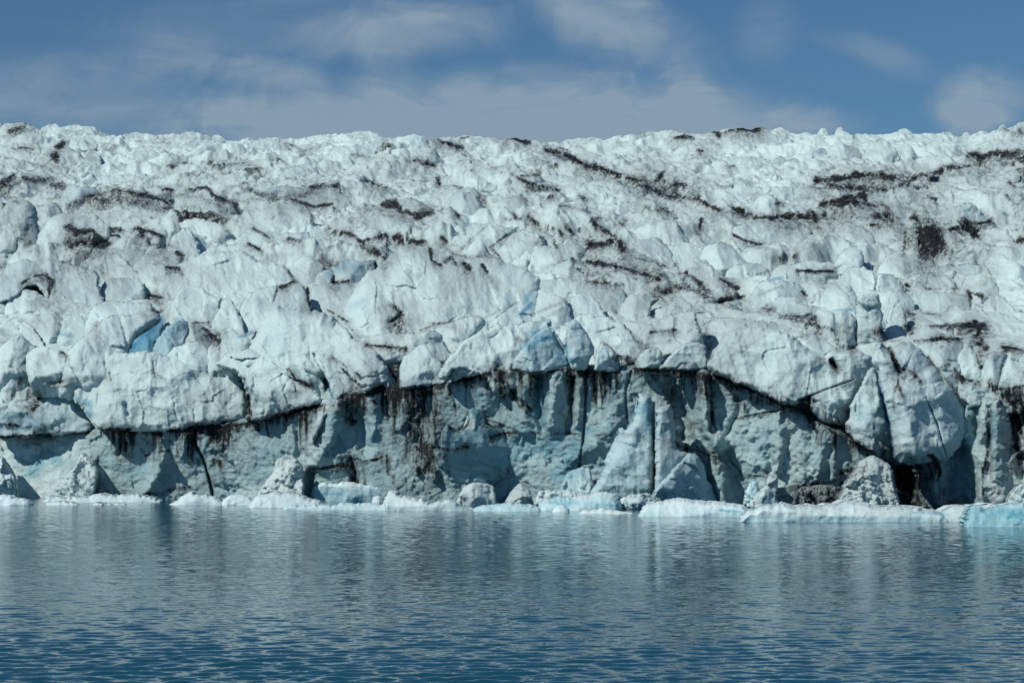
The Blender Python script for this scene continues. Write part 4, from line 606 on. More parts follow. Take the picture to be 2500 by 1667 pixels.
# ---- seracs of the icefall (outline on the photograph's tile, options); they stand on the slope at the row of their foot
SERAC = [
 ('D', '440,460 480,330 540,255 640,200 700,110 850,98 1000,100 1060,140 960,190 880,270 805,358 800,430 600,500 450,520', dict(facets=.22, R=.3)),
 ('D', '790,400 805,350 880,270 960,185 1060,138 1115,168 1060,250 1010,350 1010,420', dict(blue=.74, R=.2, T=.2, facets=.05, dz=6, lean=.2, chip=.15, cracks=0)),
 ('D', '1005,400 1015,340 1045,255 1110,190 1220,135 1255,150 1262,230 1200,300 1110,380 1030,420', dict(blue=.4)),
 ('D', '1220,170 1290,148 1350,175 1400,215 1445,260 1390,310 1260,330 1200,280', dict(dirt_shade=.3)),
 ('D', '1080,400 1150,320 1250,290 1330,283 1380,320 1432,400 1395,450 1250,450 1100,430', dict()),
 ('D', '1500,400 1650,330 1780,300 1930,320 2060,365 2140,520 2225,660 2150,720 2080,600 2000,560 1940,490 1850,430 1700,400', dict(dz=2)),
 ('D', '1640,350 1700,265 1760,170 1800,100 1870,53 1930,68 2100,68 2200,100 2270,170 2310,260 2360,300 2440,360 2460,440 2330,440 2200,390 2100,400 2000,360 1850,350', dict(R=.3, facets=.2, T=3)),
 ('D', '1360,440 1400,310 1480,210 1560,190 1640,250 1735,205 1700,260 1650,340 1600,400', dict(facets=.3)),
 ('D', '165,385 240,310 330,320 420,360 458,390 430,470 400,520 300,520 220,490', dict()),
 ('D', '110,200 160,125 230,190 330,290 430,350 420,400 330,360 240,330', dict()),
 ('D', '-80,480 0,450 60,405 130,370 190,405 235,500 160,580 60,680 -80,690', dict()),
 ('D', '-80,350 40,280 110,218 200,280 250,320 190,400 100,430 0,480 -80,500', dict()),
 ('D', '225,190 280,70 320,48 380,90 440,140 430,210 360,260 260,240', dict()),
 ('D', '355,250 400,180 440,100 500,83 560,110 582,170 577,245 500,285 400,275', dict(R=.35)),
 ('D', '555,270 590,130 610,60 650,18 720,-5 800,5 900,12 980,28 1040,70 1065,120 900,130 700,160 640,230 600,290', dict()),
 ('D', '-80,720 60,660 150,560 230,500 330,508 440,518 505,528 490,620 440,620 380,640 300,700 260,760 200,750 100,720', dict()),
 # lower left of the icefall
 ('A', '235,880 270,770 320,690 420,663 560,668 680,698 732,760 725,830 640,840 600,880 500,900 380,930 300,940', dict(facets=.25, R=.3)),
 ('A', '365,900 390,820 440,752 480,770 560,790 630,820 710,860 640,900 560,920 480,930 420,940', dict(dirt_shade=.3)),
 ('A', '-80,880 -60,720 40,698 80,740 112,830 100,880 20,910', dict()),
 ('A', '-20,900 -10,650 60,588 140,568 200,588 247,660 258,760 240,850 150,870 100,820', dict(dirt_shade=.35, R=.3)),
 ('A', '165,580 260,538 330,568 400,598 435,660 420,720 300,720 250,740 240,660', dict(dirt_shade=.25)),
 ('A', '395,640 420,520 470,448 520,490 600,478 650,508 663,540 600,610 480,660 440,680', dict(blue=.2)),
 ('A', '460,640 560,580 680,530 760,488 860,500 960,540 1060,558 1150,588 1190,620 1100,680 940,680 700,660 520,670', dict(dirt_shade=.42, cusp=.1)),
 ('A', '1170,640 1178,560 1180,505 1240,468 1330,478 1275,520 1245,580 1265,650 1220,670', dict()),
 ('A', '1230,650 1250,500 1300,468 1400,500 1500,560 1610,600 1650,680 1600,730 1450,700 1300,680', dict(dirt_shade=.4)),
 ('A', '1550,620 1560,510 1600,478 1700,500 1780,525 1830,478 1950,470 2100,478 2200,448 2262,438 2272,520 2335,560 2380,620 2250,640 2100,660 1900,650 1700,680', dict(dirt_shade=.22, T=2.0, cusp=.15)),
 ('A', '630,700 800,640 950,628 1100,655 1210,638 1300,640 1440,655 1560,690 1585,740 1400,760 1230,770 1210,790 1000,800 850,790 730,780', dict(facets=.25)),
 ('A', '1590,760 1620,640 1750,608 1900,600 2020,603 2085,650 2075,720 2055,830 1900,840 1700,800', dict(facets=.2)),
 ('A', '1205,720 1330,700 1480,738 1590,800 1605,890 1500,900 1330,900 1280,790 1220,770', dict()),
 ('A', '1095,900 1160,800 1220,758 1275,748 1338,865 1315,950 1240,980 1200,950', dict(facets=.22)),
 ('A', '795,880 850,780 920,768 975,820 965,890 880,910', dict()),
 ('A', '975,900 1000,820 1060,788 1125,830 1095,900 1040,920', dict(dirt_shade=.2)),
 ('A', '545,970 620,900 740,878 830,888 960,878 1040,900 1000,980 900,1010 860,990 780,950 680,960 600,990', dict(blue=.18)),
 ('A', '585,1010 680,930 780,910 880,1000 960,1060 985,1130 900,1150 780,1150 680,1130 640,1050', dict(facets=.25)),
 ('A', '895,1010 960,940 1070,878 1150,920 1235,950 1180,1030 1110,1090 1070,1170 1000,1220 980,1120 940,1050', dict()),
 ('A', '1325,930 1420,868 1600,858 1690,868 1740,910 1805,965 1740,1000 1640,950 1500,960 1350,970', dict(blue=.1)),
 ('A', '975,1240 1060,1140 1120,1070 1200,1000 1300,950 1500,925 1620,900 1700,950 1760,980 1900,1000 1960,1080 1993,1115 1880,1190 1700,1240 1600,1280 1500,1220 1400,1180 1200,1200', dict(facets=.22, T=3.5)),
 ('A', '-40,1180 0,1090 60,1010 140,960 240,980 330,970 480,1000 600,1020 642,1080 665,1220 540,1310 400,1280 350,1260 300,1150 200,1120 100,1170', dict(dirt_shade=.12, facets=.25)),
 ('A', '145,1160 220,1085 300,1075 362,1120 355,1240 320,1270 200,1220', dict(dirt_shade=.15)),
 ('A', '20,1290 60,1180 150,1158 260,1188 345,1240 330,1320 200,1310 60,1310', dict(facets=.20)),
 ('A', '-80,1330 -60,1180 10,1170 60,1230 40,1320', dict()),
 ('A', '645,1200 690,1118 760,1088 840,1100 920,1098 962,1150 975,1230 900,1280 780,1280 680,1250', dict()),
 ('A', '315,1320 360,1230 410,1200 460,1230 535,1290 440,1360', dict()),
 ('A', '1070,1390 1150,1280 1200,1170 1270,1133 1350,1145 1420,1200 1492,1230 1395,1410 1300,1430 1150,1430', dict(facets=.25)),
 ('A', '1380,1420 1480,1240 1550,1228 1600,1320 1660,1400 1725,1460 1600,1500 1450,1470', dict(facets=.20)),
 ('A', '1475,1260 1500,1188 1560,1168 1615,1220 1570,1290', dict(R=.35)),
 ('A', '1585,1320 1660,1200 1780,1148 1880,1150 1960,1138 2030,1118 2062,1240 2065,1330 1920,1330 1830,1330 1780,1430 1700,1450 1620,1370', dict(facets=.25)),
 ('A', '1935,1090 1960,1000 2020,953 2100,948 2160,988 2185,1020 2100,1170 2050,1160 2020,1110', dict(R=.3)),
 ('A', '2075,1330 2090,1180 2120,1130 2230,1148 2330,1108 2400,1160 2430,1320 2250,1340', dict()),
 ('A', '2095,1160 2120,1070 2190,1028 2245,1038 2210,1110 2150,1180', dict()),
 ('A', '2195,1100 2220,1020 2280,985 2338,973 2450,980 2530,968 2440,1080 2380,1100 2330,1130 2220,1150', dict(blue=.25)),
 ('A', '1580,880 1640,800 1700,768 1900,788 2040,798 2250,850 2360,860 2440,910 2400,990 2300,1000 2160,1000 1900,970 1800,990 1740,920 1680,900', dict(dirt_shade=.12)),
 # middle of the icefall
 ('B', '120,1320 180,1180 240,1100 330,1030 420,950 470,890 560,860 640,880 700,890 800,920 950,950 1100,950 1200,980 1330,1050 1392,1110 1375,1200 1345,1290 1310,1390 1280,1410 1060,1400 900,1420 700,1430 500,1450 300,1480 200,1450', dict(facets=.20, T=3.0, R=.5, step=2.6)),
 ('B', '430,900 460,830 520,808 640,778 800,758 870,780 895,815 880,870 800,870 660,880 560,880 480,890', dict(facets=.20)),
 ('B', '785,940 830,830 900,808 975,815 905,910 860,950', dict()),
 ('B', '875,950 960,830 1050,858 1095,910 1060,980 950,980', dict()),
 ('B', '930,780 950,718 1100,738 1200,758 1285,748 1110,910 1060,880 960,830', dict(facets=.22)),
 ('B', '1090,910 1280,748 1420,788 1445,870 1390,910 1345,1020 1220,1010 1130,970', dict(facets=.22)),
 ('B', '640,770 680,700 800,688 870,728 895,790 860,800 700,800', dict()),
 ('B', '200,690 400,658 560,688 630,710 658,750 640,790 560,800 400,800 300,770', dict(facets=.22)),
 ('B', '220,670 320,590 380,548 440,600 520,545 600,580 700,620 775,660 740,720 560,720 400,700 300,690', dict(dirt_shade=.4, cusp=.12)),
 ('B', '1330,1030 1380,880 1440,868 1530,880 1620,818 1725,900 1725,950 1500,1060 1380,1090', dict(facets=.20)),
 ('B', '1400,1110 1500,1010 1640,958 1720,980 1752,1050 1765,1120 1700,1140 1600,1110 1500,1140', dict(dirt_shade=.1)),
 ('B', '1640,1000 1740,978 1900,1000 2050,1048 2180,1078 2245,1110 2200,1180 2000,1180 1980,1160 1750,1150 1740,1060', dict(dirt_shade=.45, T=1.2)),
 ('B', '1710,960 1760,868 1900,888 2050,900 2200,978 2295,1040 2250,1130 2050,1090 1900,1040 1750,1010', dict(dirt_shade=.3, cusp=.12)),
 ('B', '1385,1150 1450,1098 1600,1098 1750,1118 1992,1138 1965,1290 1940,1310 1800,1220 1600,1230 1480,1220', dict()),
 ('B', '1330,1400 1400,1260 1388,1145 1480,1190 1570,1220 1600,1240 1645,1330 1630,1410 1500,1420 1400,1430', dict()),
 ('B', '1600,1250 1700,1188 1800,1198 1862,1300 1885,1350 1760,1400 1650,1400', dict(facets=.20)),
 ('B', '1940,1320 1990,1200 2200,1198 2230,1240 2150,1260 2140,1330 1980,1340', dict()),
 ('B', '2020,880 2130,828 2230,818 2290,898 2340,950 2370,1010 2250,1030 2100,960', dict(facets=.22)),
 ('B', '1900,900 1910,840 1950,818 2005,848 2020,920 1960,950', dict(dirt_shade=.5)),
 ('B', '1120,640 1130,580 1200,550 1290,545 1350,600 1400,690 1300,720 1180,700', dict(R=.3)),
 ('B', '1340,700 1400,580 1500,562 1620,590 1760,630 1790,700 1700,740 1560,760 1420,720', dict(dirt_shade=.1, cusp=.1)),
 ('B', '830,640 820,560 880,510 980,530 1020,560 1050,620 1030,690 900,690', dict(blue=.15)),
 ('E', '180,290 330,220 560,213 700,208 760,258 795,330 785,410 650,350 560,370 450,360 300,350', dict(dirt_shade=.05)),
 ('E', '700,240 720,178 850,138 1000,93 1062,148 985,220 800,345 770,300', dict(R=.35, facets=.25, lean=.4)),
 ('E', '50,230 60,120 120,198 200,258 330,338 430,438 465,500 450,590 400,490 330,450 240,500 180,430 60,380', dict(dirt_shade=.12)),
 ('E', '775,420 860,298 1000,228 1140,158 1180,172 1300,168 1420,138 1475,123 1492,170 1430,230 1350,310 1280,390 1240,490 1120,490 1090,420 960,370 900,360', dict(facets=.2)),
 ('E', '1530,340 1545,180 1595,178 1605,280 1590,360', dict()),
 ('E', '1630,170 1680,108 1800,98 1920,108 1990,178 2060,248 2142,310 2050,420 1950,400 1880,330 1800,320 1740,260 1690,190', dict(facets=.25)),
 ('E', '1870,330 2000,278 2080,288 2155,318 2070,430 1960,400', dict(dirt_shade=.05)),
 ('E', '2070,300 2120,178 2300,98 2450,60 2480,160 2520,300 2500,370 2300,360 2200,330', dict(dirt_shade=.1)),
 # right of the icefall
 ('F', '750,260 770,228 850,222 960,248 1040,298 1170,338 1140,390 980,410 900,380', dict()),
 ('F', '1520,270 1580,190 1700,173 1750,198 1810,240 1740,300 1600,320', dict()),
 ('F', '1730,260 1830,158 1862,200 1895,260 1860,300 1780,300', dict()),
 ('F', '1600,360 1640,288 1800,268 1935,273 1910,370 1890,480 1780,500 1700,430', dict(facets=.25)),
 ('F', '1870,480 1900,350 1960,268 2002,320 2042,430 2055,490 2030,570 1950,560', dict(facets=.25)),
 ('F', '2045,480 2080,370 2150,343 2235,370 2180,430 2180,480 2170,570 2070,570', dict(R=.3)),
 ('F', '2170,500 2230,380 2290,363 2380,380 2470,500 2400,590 2250,630 2160,630', dict()),
 ('F', '1200,-10 1250,-40 1300,-50 1360,-15 1372,80 1402,190 1340,280 1230,300 1200,170', dict(lean=.2, facets=.22, dirt_shade=.08)),
 ('F', '1060,100 1090,70 1160,80 1200,120 1210,200 1190,310 1110,290 1080,200', dict(lean=.25)),
 ('F', '850,160 900,110 980,60 1050,90 1080,180 1100,270 1000,270 900,240', dict(dirt_shade=.15)),
 ('F', '1390,200 1420,90 1480,40 1530,60 1540,130 1520,210 1460,260', dict(lean=.3)),
 ('F', '-60,120 0,50 90,60 180,65 250,100 280,140 200,180 60,190', dict(dirt_shade=.08)),
 ('F', '300,200 400,110 520,140 700,170 760,230 600,260 400,260', dict(dirt_shade=.05)),
 ('C', '370,810 420,728 560,708 780,713 860,738 905,790 870,860 790,960 700,950 560,870 440,850', dict(facets=.2, cusp=.1)),
 ('C', '1470,780 1560,680 1700,638 1860,618 1940,588 1985,578 2032,640 2130,698 2155,735 2000,760 1860,775 1770,800 1740,760 1640,710 1560,790', dict(lean=-.1, T=3, R=.3, cusp=.2, blue=.12)),
 ('C', '1620,760 1700,738 1760,798 1795,880 1720,950 1640,960', dict(dirt_shade=1.0, T=.2, dz=3)),  # flush block coloured black to stand for the shade inside a hollow
 ('C', '1535,960 1560,840 1592,778 1622,838 1655,960', dict(facets=.20)),
 ('C', '1770,890 1800,798 1850,778 1900,848 2000,925 1850,940', dict()),
 ('C', '1015,980 1120,888 1200,878 1262,920 1220,1010 1080,1020', dict(R=.3)),
 ('C', '1080,840 1180,748 1250,738 1325,808 1338,880 1280,940 1220,910 1120,890', dict()),
 ('C', '1070,1120 1130,1028 1230,1013 1320,1048 1345,1090 1310,1190 1200,1190 1100,1150', dict(facets=.20)),
 ('C', '1320,1190 1350,1068 1440,1058 1520,1108 1565,1170 1460,1210', dict()),
 ('C', '720,1030 800,980 1000,983 1075,1000 1065,1060 900,1080 760,1070', dict(R=.8, facets=0)),
 ('C', '1550,1200 1600,1138 1700,1188 1900,1188 1978,1220 1960,1330 1800,1320 1600,1290', dict(blue=.06)),
 ('C', '2010,1330 2100,1208 2180,1188 2270,1268 2340,1310 2300,1360 2150,1360', dict()),
 ('C', '630,1090 660,1020 740,1000 830,1060 870,1140 760,1170', dict()),
 ('C', '-40,1000 -20,870 60,850 130,880 200,930 160,1010 60,1030', dict()), ('C', '150,920 230,860 330,850 420,920 520,990 450,1040 300,1030 200,1010', dict(dirt_shade=.05)), ('C', '300,1070 380,1000 520,985 620,1030 640,1090 520,1140 400,1130', dict(dirt_shade=.12)),
 ('C', '0,1100 20,1060 130,1060 200,1100 300,1090 380,1140 425,1180 300,1250 200,1240 90,1190', dict(dirt_shade=.1)), ('C', '440,1250 520,1150 620,1110 740,1110 860,1150 905,1230 800,1300 600,1300', dict()), ('C', '860,1200 900,1120 960,1130 985,1240 920,1300', dict()),
 ('C', '930,1280 980,1180 1080,1130 1200,1160 1212,1260 1180,1340 1050,1340', dict(blue=.12)), ('C', '600,1350 640,1240 760,1210 880,1270 1010,1290 1085,1370 900,1410 700,1410', dict()), ('C', '1400,1300 1440,1180 1540,1180 1605,1260 1560,1360 1470,1400', dict(dirt_shade=.08)),
 ('C', '1500,1350 1620,1300 1740,1340 1900,1310 2050,1330 2200,1340 2338,1310 2430,1380 2200,1430 1900,1430 1600,1410', dict(dirt_shade=.06)), ('C', '1340,1020 1420,930 1560,940 1700,960 1765,1010 1600,1070 1420,1070', dict()), ('C', '1620,1080 1700,1000 1800,1010 1960,990 2050,1000 2085,1060 1960,1110 1740,1110', dict()),
 ('C', '2050,1060 2080,960 2180,930 2260,980 2340,1010 2420,1090 2260,1120 2120,1110', dict()), ('C', '1560,1140 1640,1060 1760,1060 1840,1080 1905,1150 1800,1210 1680,1190', dict(dirt_shade=.1)), ('C', '1880,1200 1920,1090 2040,1060 2150,1110 2205,1190 2060,1230', dict()),
 ('C', '-60,1260 0,1230 70,1240 110,1290 180,1320 245,1360 130,1410 -40,1410', dict()), ('C', '120,1420 200,1380 340,1350 480,1400 565,1470 400,1530 200,1490', dict()),
]
RIDGE = [
 ('A', '-50,290 -20,230 100,215 230,250 330,240 430,210 520,240 690,330 500,355 300,345 100,335', dict()),
 ('A', '560,340 580,250 640,230 690,330 600,370', dict()),
 ('A', '640,320 760,270 900,260 1050,250 1200,270 1320,290 1300,335 1000,345 800,340', dict()),
 ('A', '1200,370 1280,330 1400,340 1460,300 1540,290 1650,310 1770,350 1750,405 1550,405 1400,400', dict()),
 ('A', '1850,440 1900,370 1980,330 2080,350 2130,420 2000,460', dict()),
 ('A', '600,440 700,400 850,390 1000,410 1060,440 1180,420 1390,390 1420,440 1300,480 1000,495 700,490', dict()),
 ('A', '1440,470 1500,400 1650,420 1800,420 1830,480 1700,510 1500,500', dict()),
 ('A', '1880,500 2000,450 2150,430 2270,440 2280,505 2100,500', dict()),
 ('A', '-30,380 40,290 130,330 100,390 0,410', dict()),
 ('A', '90,440 170,380 320,390 360,440 250,470', dict()),
 ('A', '-40,140 0,60 100,50 170,48 230,85 220,130 100,150', dict()),
 ('A', '260,150 280,80 370,68 440,85 560,105 640,125 560,160 400,165', dict()),
 ('A', '760,190 800,130 960,125 1080,130 1180,190 1000,205', dict()),
 ('A', '1160,180 1210,120 1290,105 1390,130 1420,170 1300,190', dict()),
 ('A', '1400,190 1420,130 1490,140 1530,180 1470,205', dict()),
 ('A', '430,230 500,150 620,150 660,200 560,240', dict()),
 ('A', '1190,250 1240,180 1400,170 1540,190 1560,240 1400,260', dict()),
 ('A', '1620,240 1650,180 1800,150 1920,190 1950,250 1800,260', dict()),
 ('B', '560,290 600,225 680,215 740,250 785,330 700,370 600,350', dict()),
 ('B', '440,240 450,160 560,130 650,140 685,210 600,255', dict()),
 ('B', '740,310 800,270 930,268 965,330 850,340', dict()),
 ('B', '1205,380 1290,310 1380,278 1470,300 1545,360 1400,398 1280,398', dict()),
 ('B', '1360,465 1450,410 1600,400 1750,410 1900,440 1965,470 1750,490 1500,490', dict()),
 ('B', '1680,540 1700,480 1800,470 1960,480 2080,480 2115,560 1900,590 1740,580', dict()),
 ('B', '995,430 1020,370 1100,358 1200,390 1295,410 1230,460 1100,450', dict()),
 ('B', '800,450 850,350 930,340 1000,380 1100,440 1185,480 1100,515 900,510', dict()),
 ('B', '1780,680 1760,600 1900,590 2100,590 2155,640 2100,710 1900,730', dict()),
 ('B', '2000,760 2080,700 2200,700 2338,730 2430,790 2300,830 2100,800', dict()),
 ('B', '-30,340 60,200 200,190 330,180 345,240 200,300', dict()),
 ('B', '-20,180 0,130 230,105 340,112 350,200 200,210', dict()),
 ('B', '860,190 880,140 1000,135 1130,150 1150,190 1000,205', dict()),
 ('B', '1540,200 1600,160 1760,150 1850,170 1800,215 1640,220', dict()),
 ('B', '1880,190 1960,140 2050,120 2150,135 2180,190 2050,210', dict()),
 ('C', '-30,240 40,170 130,150 250,180 285,240 180,258', dict()),
 ('C', '255,200 330,120 500,105 700,130 765,150 805,230 560,240 340,250', dict()),
 ('C', '590,150 640,88 740,90 795,140 700,160', dict()),
 ('C', '925,145 960,90 1000,88 1028,130 980,155', dict()),
 ('C', '1060,140 1080,85 1110,82 1122,110 1205,120 1190,150', dict()),
 ('C', '1450,155 1500,92 1560,98 1605,130 1540,160', dict()),
 ('C', '1745,160 1790,106 1840,110 1875,155', dict()),
 ('C', '1885,160 1930,106 1970,130 1985,165', dict()),
 ('C', '2085,160 2150,90 2195,53 2206,95 2202,135 2150,170', dict()),
 ('C', '2205,130 2260,70 2338,33 2440,60 2440,170 2300,170', dict()),
 ('C', '855,310 900,260 990,220 1025,260 960,308', dict()),
 ('C', '955,330 980,270 1040,268 1065,335', dict()),
 ('C', '1235,320 1300,180 1370,150 1392,220 1450,188 1505,280 1440,340 1320,340', dict()),
 ('C', '1005,280 1030,200 1140,198 1230,230 1245,295 1120,310', dict()),
 ('C', '1495,310 1530,180 1590,210 1645,290 1560,340', dict()),
 ('C', '195,340 330,290 520,278 700,300 880,310 935,345 800,380 500,370 300,370', dict()),
 ('C', '995,375 1100,330 1200,338 1375,340 1340,395 1200,408', dict()),
 ('C', '95,530 180,470 420,440 450,458 700,468 950,448 1065,500 985,595 700,620 400,610 200,570', dict()),
 ('C', '1365,400 1480,420 1500,440 1620,400 1700,380 1742,400 1640,440 1520,480', dict()),
 ('C', '1055,540 1150,500 1300,498 1420,528 1505,560 1400,600 1250,600 1180,560', dict()),
 ('C', '1385,600 1430,540 1550,538 1700,560 1765,600 1650,660 1500,660', dict()),
 ('C', '-30,740 0,608 150,628 300,648 385,720 350,770 180,770 50,750', dict()),
 ('C', '385,720 460,660 650,688 885,690 850,740 600,735', dict()),
 ('C', '1075,740 1120,650 1240,618 1335,660 1345,745 1200,750', dict()),
 ('C', '2075,360 2130,318 2200,350 2185,430 2100,420', dict()),
 ('C', '2185,420 2250,348 2312,400 2280,460', dict()),
 ('C', '1970,590 2100,518 2235,530 2205,610 2060,630', dict()),
]

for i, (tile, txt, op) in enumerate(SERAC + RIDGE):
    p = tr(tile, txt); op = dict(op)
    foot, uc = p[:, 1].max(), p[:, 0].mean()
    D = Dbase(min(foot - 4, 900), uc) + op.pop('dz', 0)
    kw = dict(lean=1.5, facets=.66, nface=8, rag=1.35, dirt_shade=0.0, R=.10, ext=70 * 300 / D if i < len(SERAC) else 22, grow=1.14); kw.update(op)
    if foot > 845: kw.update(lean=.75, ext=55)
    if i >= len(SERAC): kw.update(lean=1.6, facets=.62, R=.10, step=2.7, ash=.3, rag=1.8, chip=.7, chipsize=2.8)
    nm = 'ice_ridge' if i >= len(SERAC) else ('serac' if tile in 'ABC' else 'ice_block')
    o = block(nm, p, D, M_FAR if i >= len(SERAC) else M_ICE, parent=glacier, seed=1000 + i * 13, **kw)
    if kw['dirt_shade'] == 1.0: o['label'] = 'hollow in dirty ice with its shade painted black'
    elif i < len(SERAC) and SERAC[i][2].get('dz') == 6: o['label'] = 'deep blue hollow under a white slab'

# ---- blocks that overhang the cliff along the ash band
BROW = [
 ('D', '475,615 520,540 620,470 700,390 800,358 1000,350 1090,373 1200,400 1400,438 1550,458 1612,500 1628,600 1668,660 1662,825 1550,838 1440,855 1300,858 1240,880 1070,890 880,883 760,880 680,886 620,835 540,725 485,655', dict(off=1.14, T=1.60, facets=.24, step=2.6, lean=.42)),
 ('D', '1430,430 1500,370 1600,333 1700,370 1850,418 1940,468 2000,560 2080,578 2150,655 2165,705 2040,735 1950,752 1800,802 1665,835 1640,780 1670,640 1600,500 1500,460', dict(off=0.92, T=1.30, facets=.25, step=2.6, lean=.4)),
 ('D', '-90,720 80,690 190,728 280,700 340,620 440,575 495,640 560,740 620,840 606,890 500,905 330,908 150,922 -90,935', dict(off=.35, T=0.80, facets=.2, blue=.3, lean=.35)),
 ('E', '-80,380 -20,366 60,363 130,420 200,500 240,480 330,428 422,468 455,570 442,603 330,612 250,645 180,640 100,660 60,690 0,760 -60,900 -110,1000 -90,780 -20,660 20,600 -40,480', dict(off=0.99, T=1.10, facets=.2, blue=.18, lean=.3)),
 ('E', '480,475 500,390 560,340 650,288 700,358 740,408 792,480 803,578 700,592 600,600 472,612', dict(off=0.99, T=0.90, facets=.22, lean=.3)),
 ('E', '820,565 818,430 822,378 920,328 970,348 1070,388 1112,420 1128,460 1080,500 1000,515 900,545', dict(off=1.14, T=0.85, facets=.22, lean=.3, R=.5)),
 ('E', '1225,480 1270,370 1340,290 1420,210 1490,160 1545,250 1602,330 1645,450 1600,468 1500,490 1370,503 1290,488', dict(off=0.92, T=0.80, facets=.2, blue=.30, tilt=.28, lean=.25)),
 ('E', '1610,400 1603,260 1622,160 1650,128 1700,168 1752,250 1795,340 1755,420 1745,478 1640,478', dict(off=1.14, T=0.60, facets=.22, blue=.27, lean=.15, tilt=.18)),
 ('E', '1785,470 1800,350 1840,278 1882,300 1935,350 1965,430 1965,485 1870,495 1800,488', dict(off=0.78, T=0.70, blue=.2, lean=.2, tilt=.2)),
 ('E', '2052,475 2060,410 2130,338 2212,313 2255,370 2235,440 2205,480', dict(off=0.85, T=0.60, facets=.2, blue=.15, lean=.2)),
 ('F', '-130,470 -60,400 20,318 80,288 180,286 212,380 214,475 100,480 -40,482', dict(off=0.99, T=0.90, facets=.22, lean=.4)),
 ('F', '212,490 222,380 290,298 360,198 450,188 600,188 760,228 850,288 960,368 1100,328 1250,348 1312,388 1335,470 1255,560 1205,640 1185,700 1135,760 1120,850 1040,845 960,815 900,750 850,690 720,715 600,655 500,605 400,562 300,520', dict(off=0.92, T=1.50, facets=.20, step=2.6, lean=.42)),
 ('F', '1120,880 1180,700 1212,620 1272,480 1322,440 1372,560 1432,830 1462,1075 1400,1105 1300,1025 1190,950', dict(off=1.28, T=0.80, facets=.22, blue=.22, tilt=.30, lean=.2, cusp=.12)),
 ('F', '1312,400 1330,308 1370,268 1420,328 1480,298 1540,278 1620,318 1680,388 1800,528 1880,620 1960,750 1973,800 1950,930 1880,1035 1812,1095 1720,1100 1650,1100 1560,1125 1480,1105 1440,900 1400,700 1350,480', dict(off=2.60, T=2.40, facets=.22, step=2.6, blue=.16, lean=.25, R=.5, cusp=.16, tilt=.12)),
 ('E', '735,990 760,900 790,828 850,878 880,880 930,848 950,718 1030,748 1060,850 1180,858 1280,895 1290,1050 1205,1130 1190,1230 850,1250 790,1150 740,1120', dict(off=2.20, T=0.80, facets=.22, blue=.45, tilt=.55, lean=.05, R=.25)),
 ('E', '738,995 765,900 790,828 850,878 880,885 940,850 950,720 1000,735 1010,850 940,985 860,1005', dict(off=3.60, T=0.70, facets=.25, lean=.25, R=.3)),
]
for i, (tile, txt, op) in enumerate(BROW):
    p = tr(tile, txt); op = dict(dict(lean=.5), **op)
    off = op.pop('off'); D = Dc(p[:, 0].mean()) - (off if off > 2 else off * .6)
    kw = dict(amp=1.0, step=2.8, R=.18, chip=.32, chipsize=3.0); kw.update(op); kw['facets'] = kw.get('facets', .2) * 1.5; kw['lean'] *= 1.35 if kw['lean'] >= .3 else 1.0
    block('overhanging_block', p, D, M_WALL if kw.get('blue', 0) > .3 else M_ICE, parent=glacier, seed=3000 + i * 17, **kw)

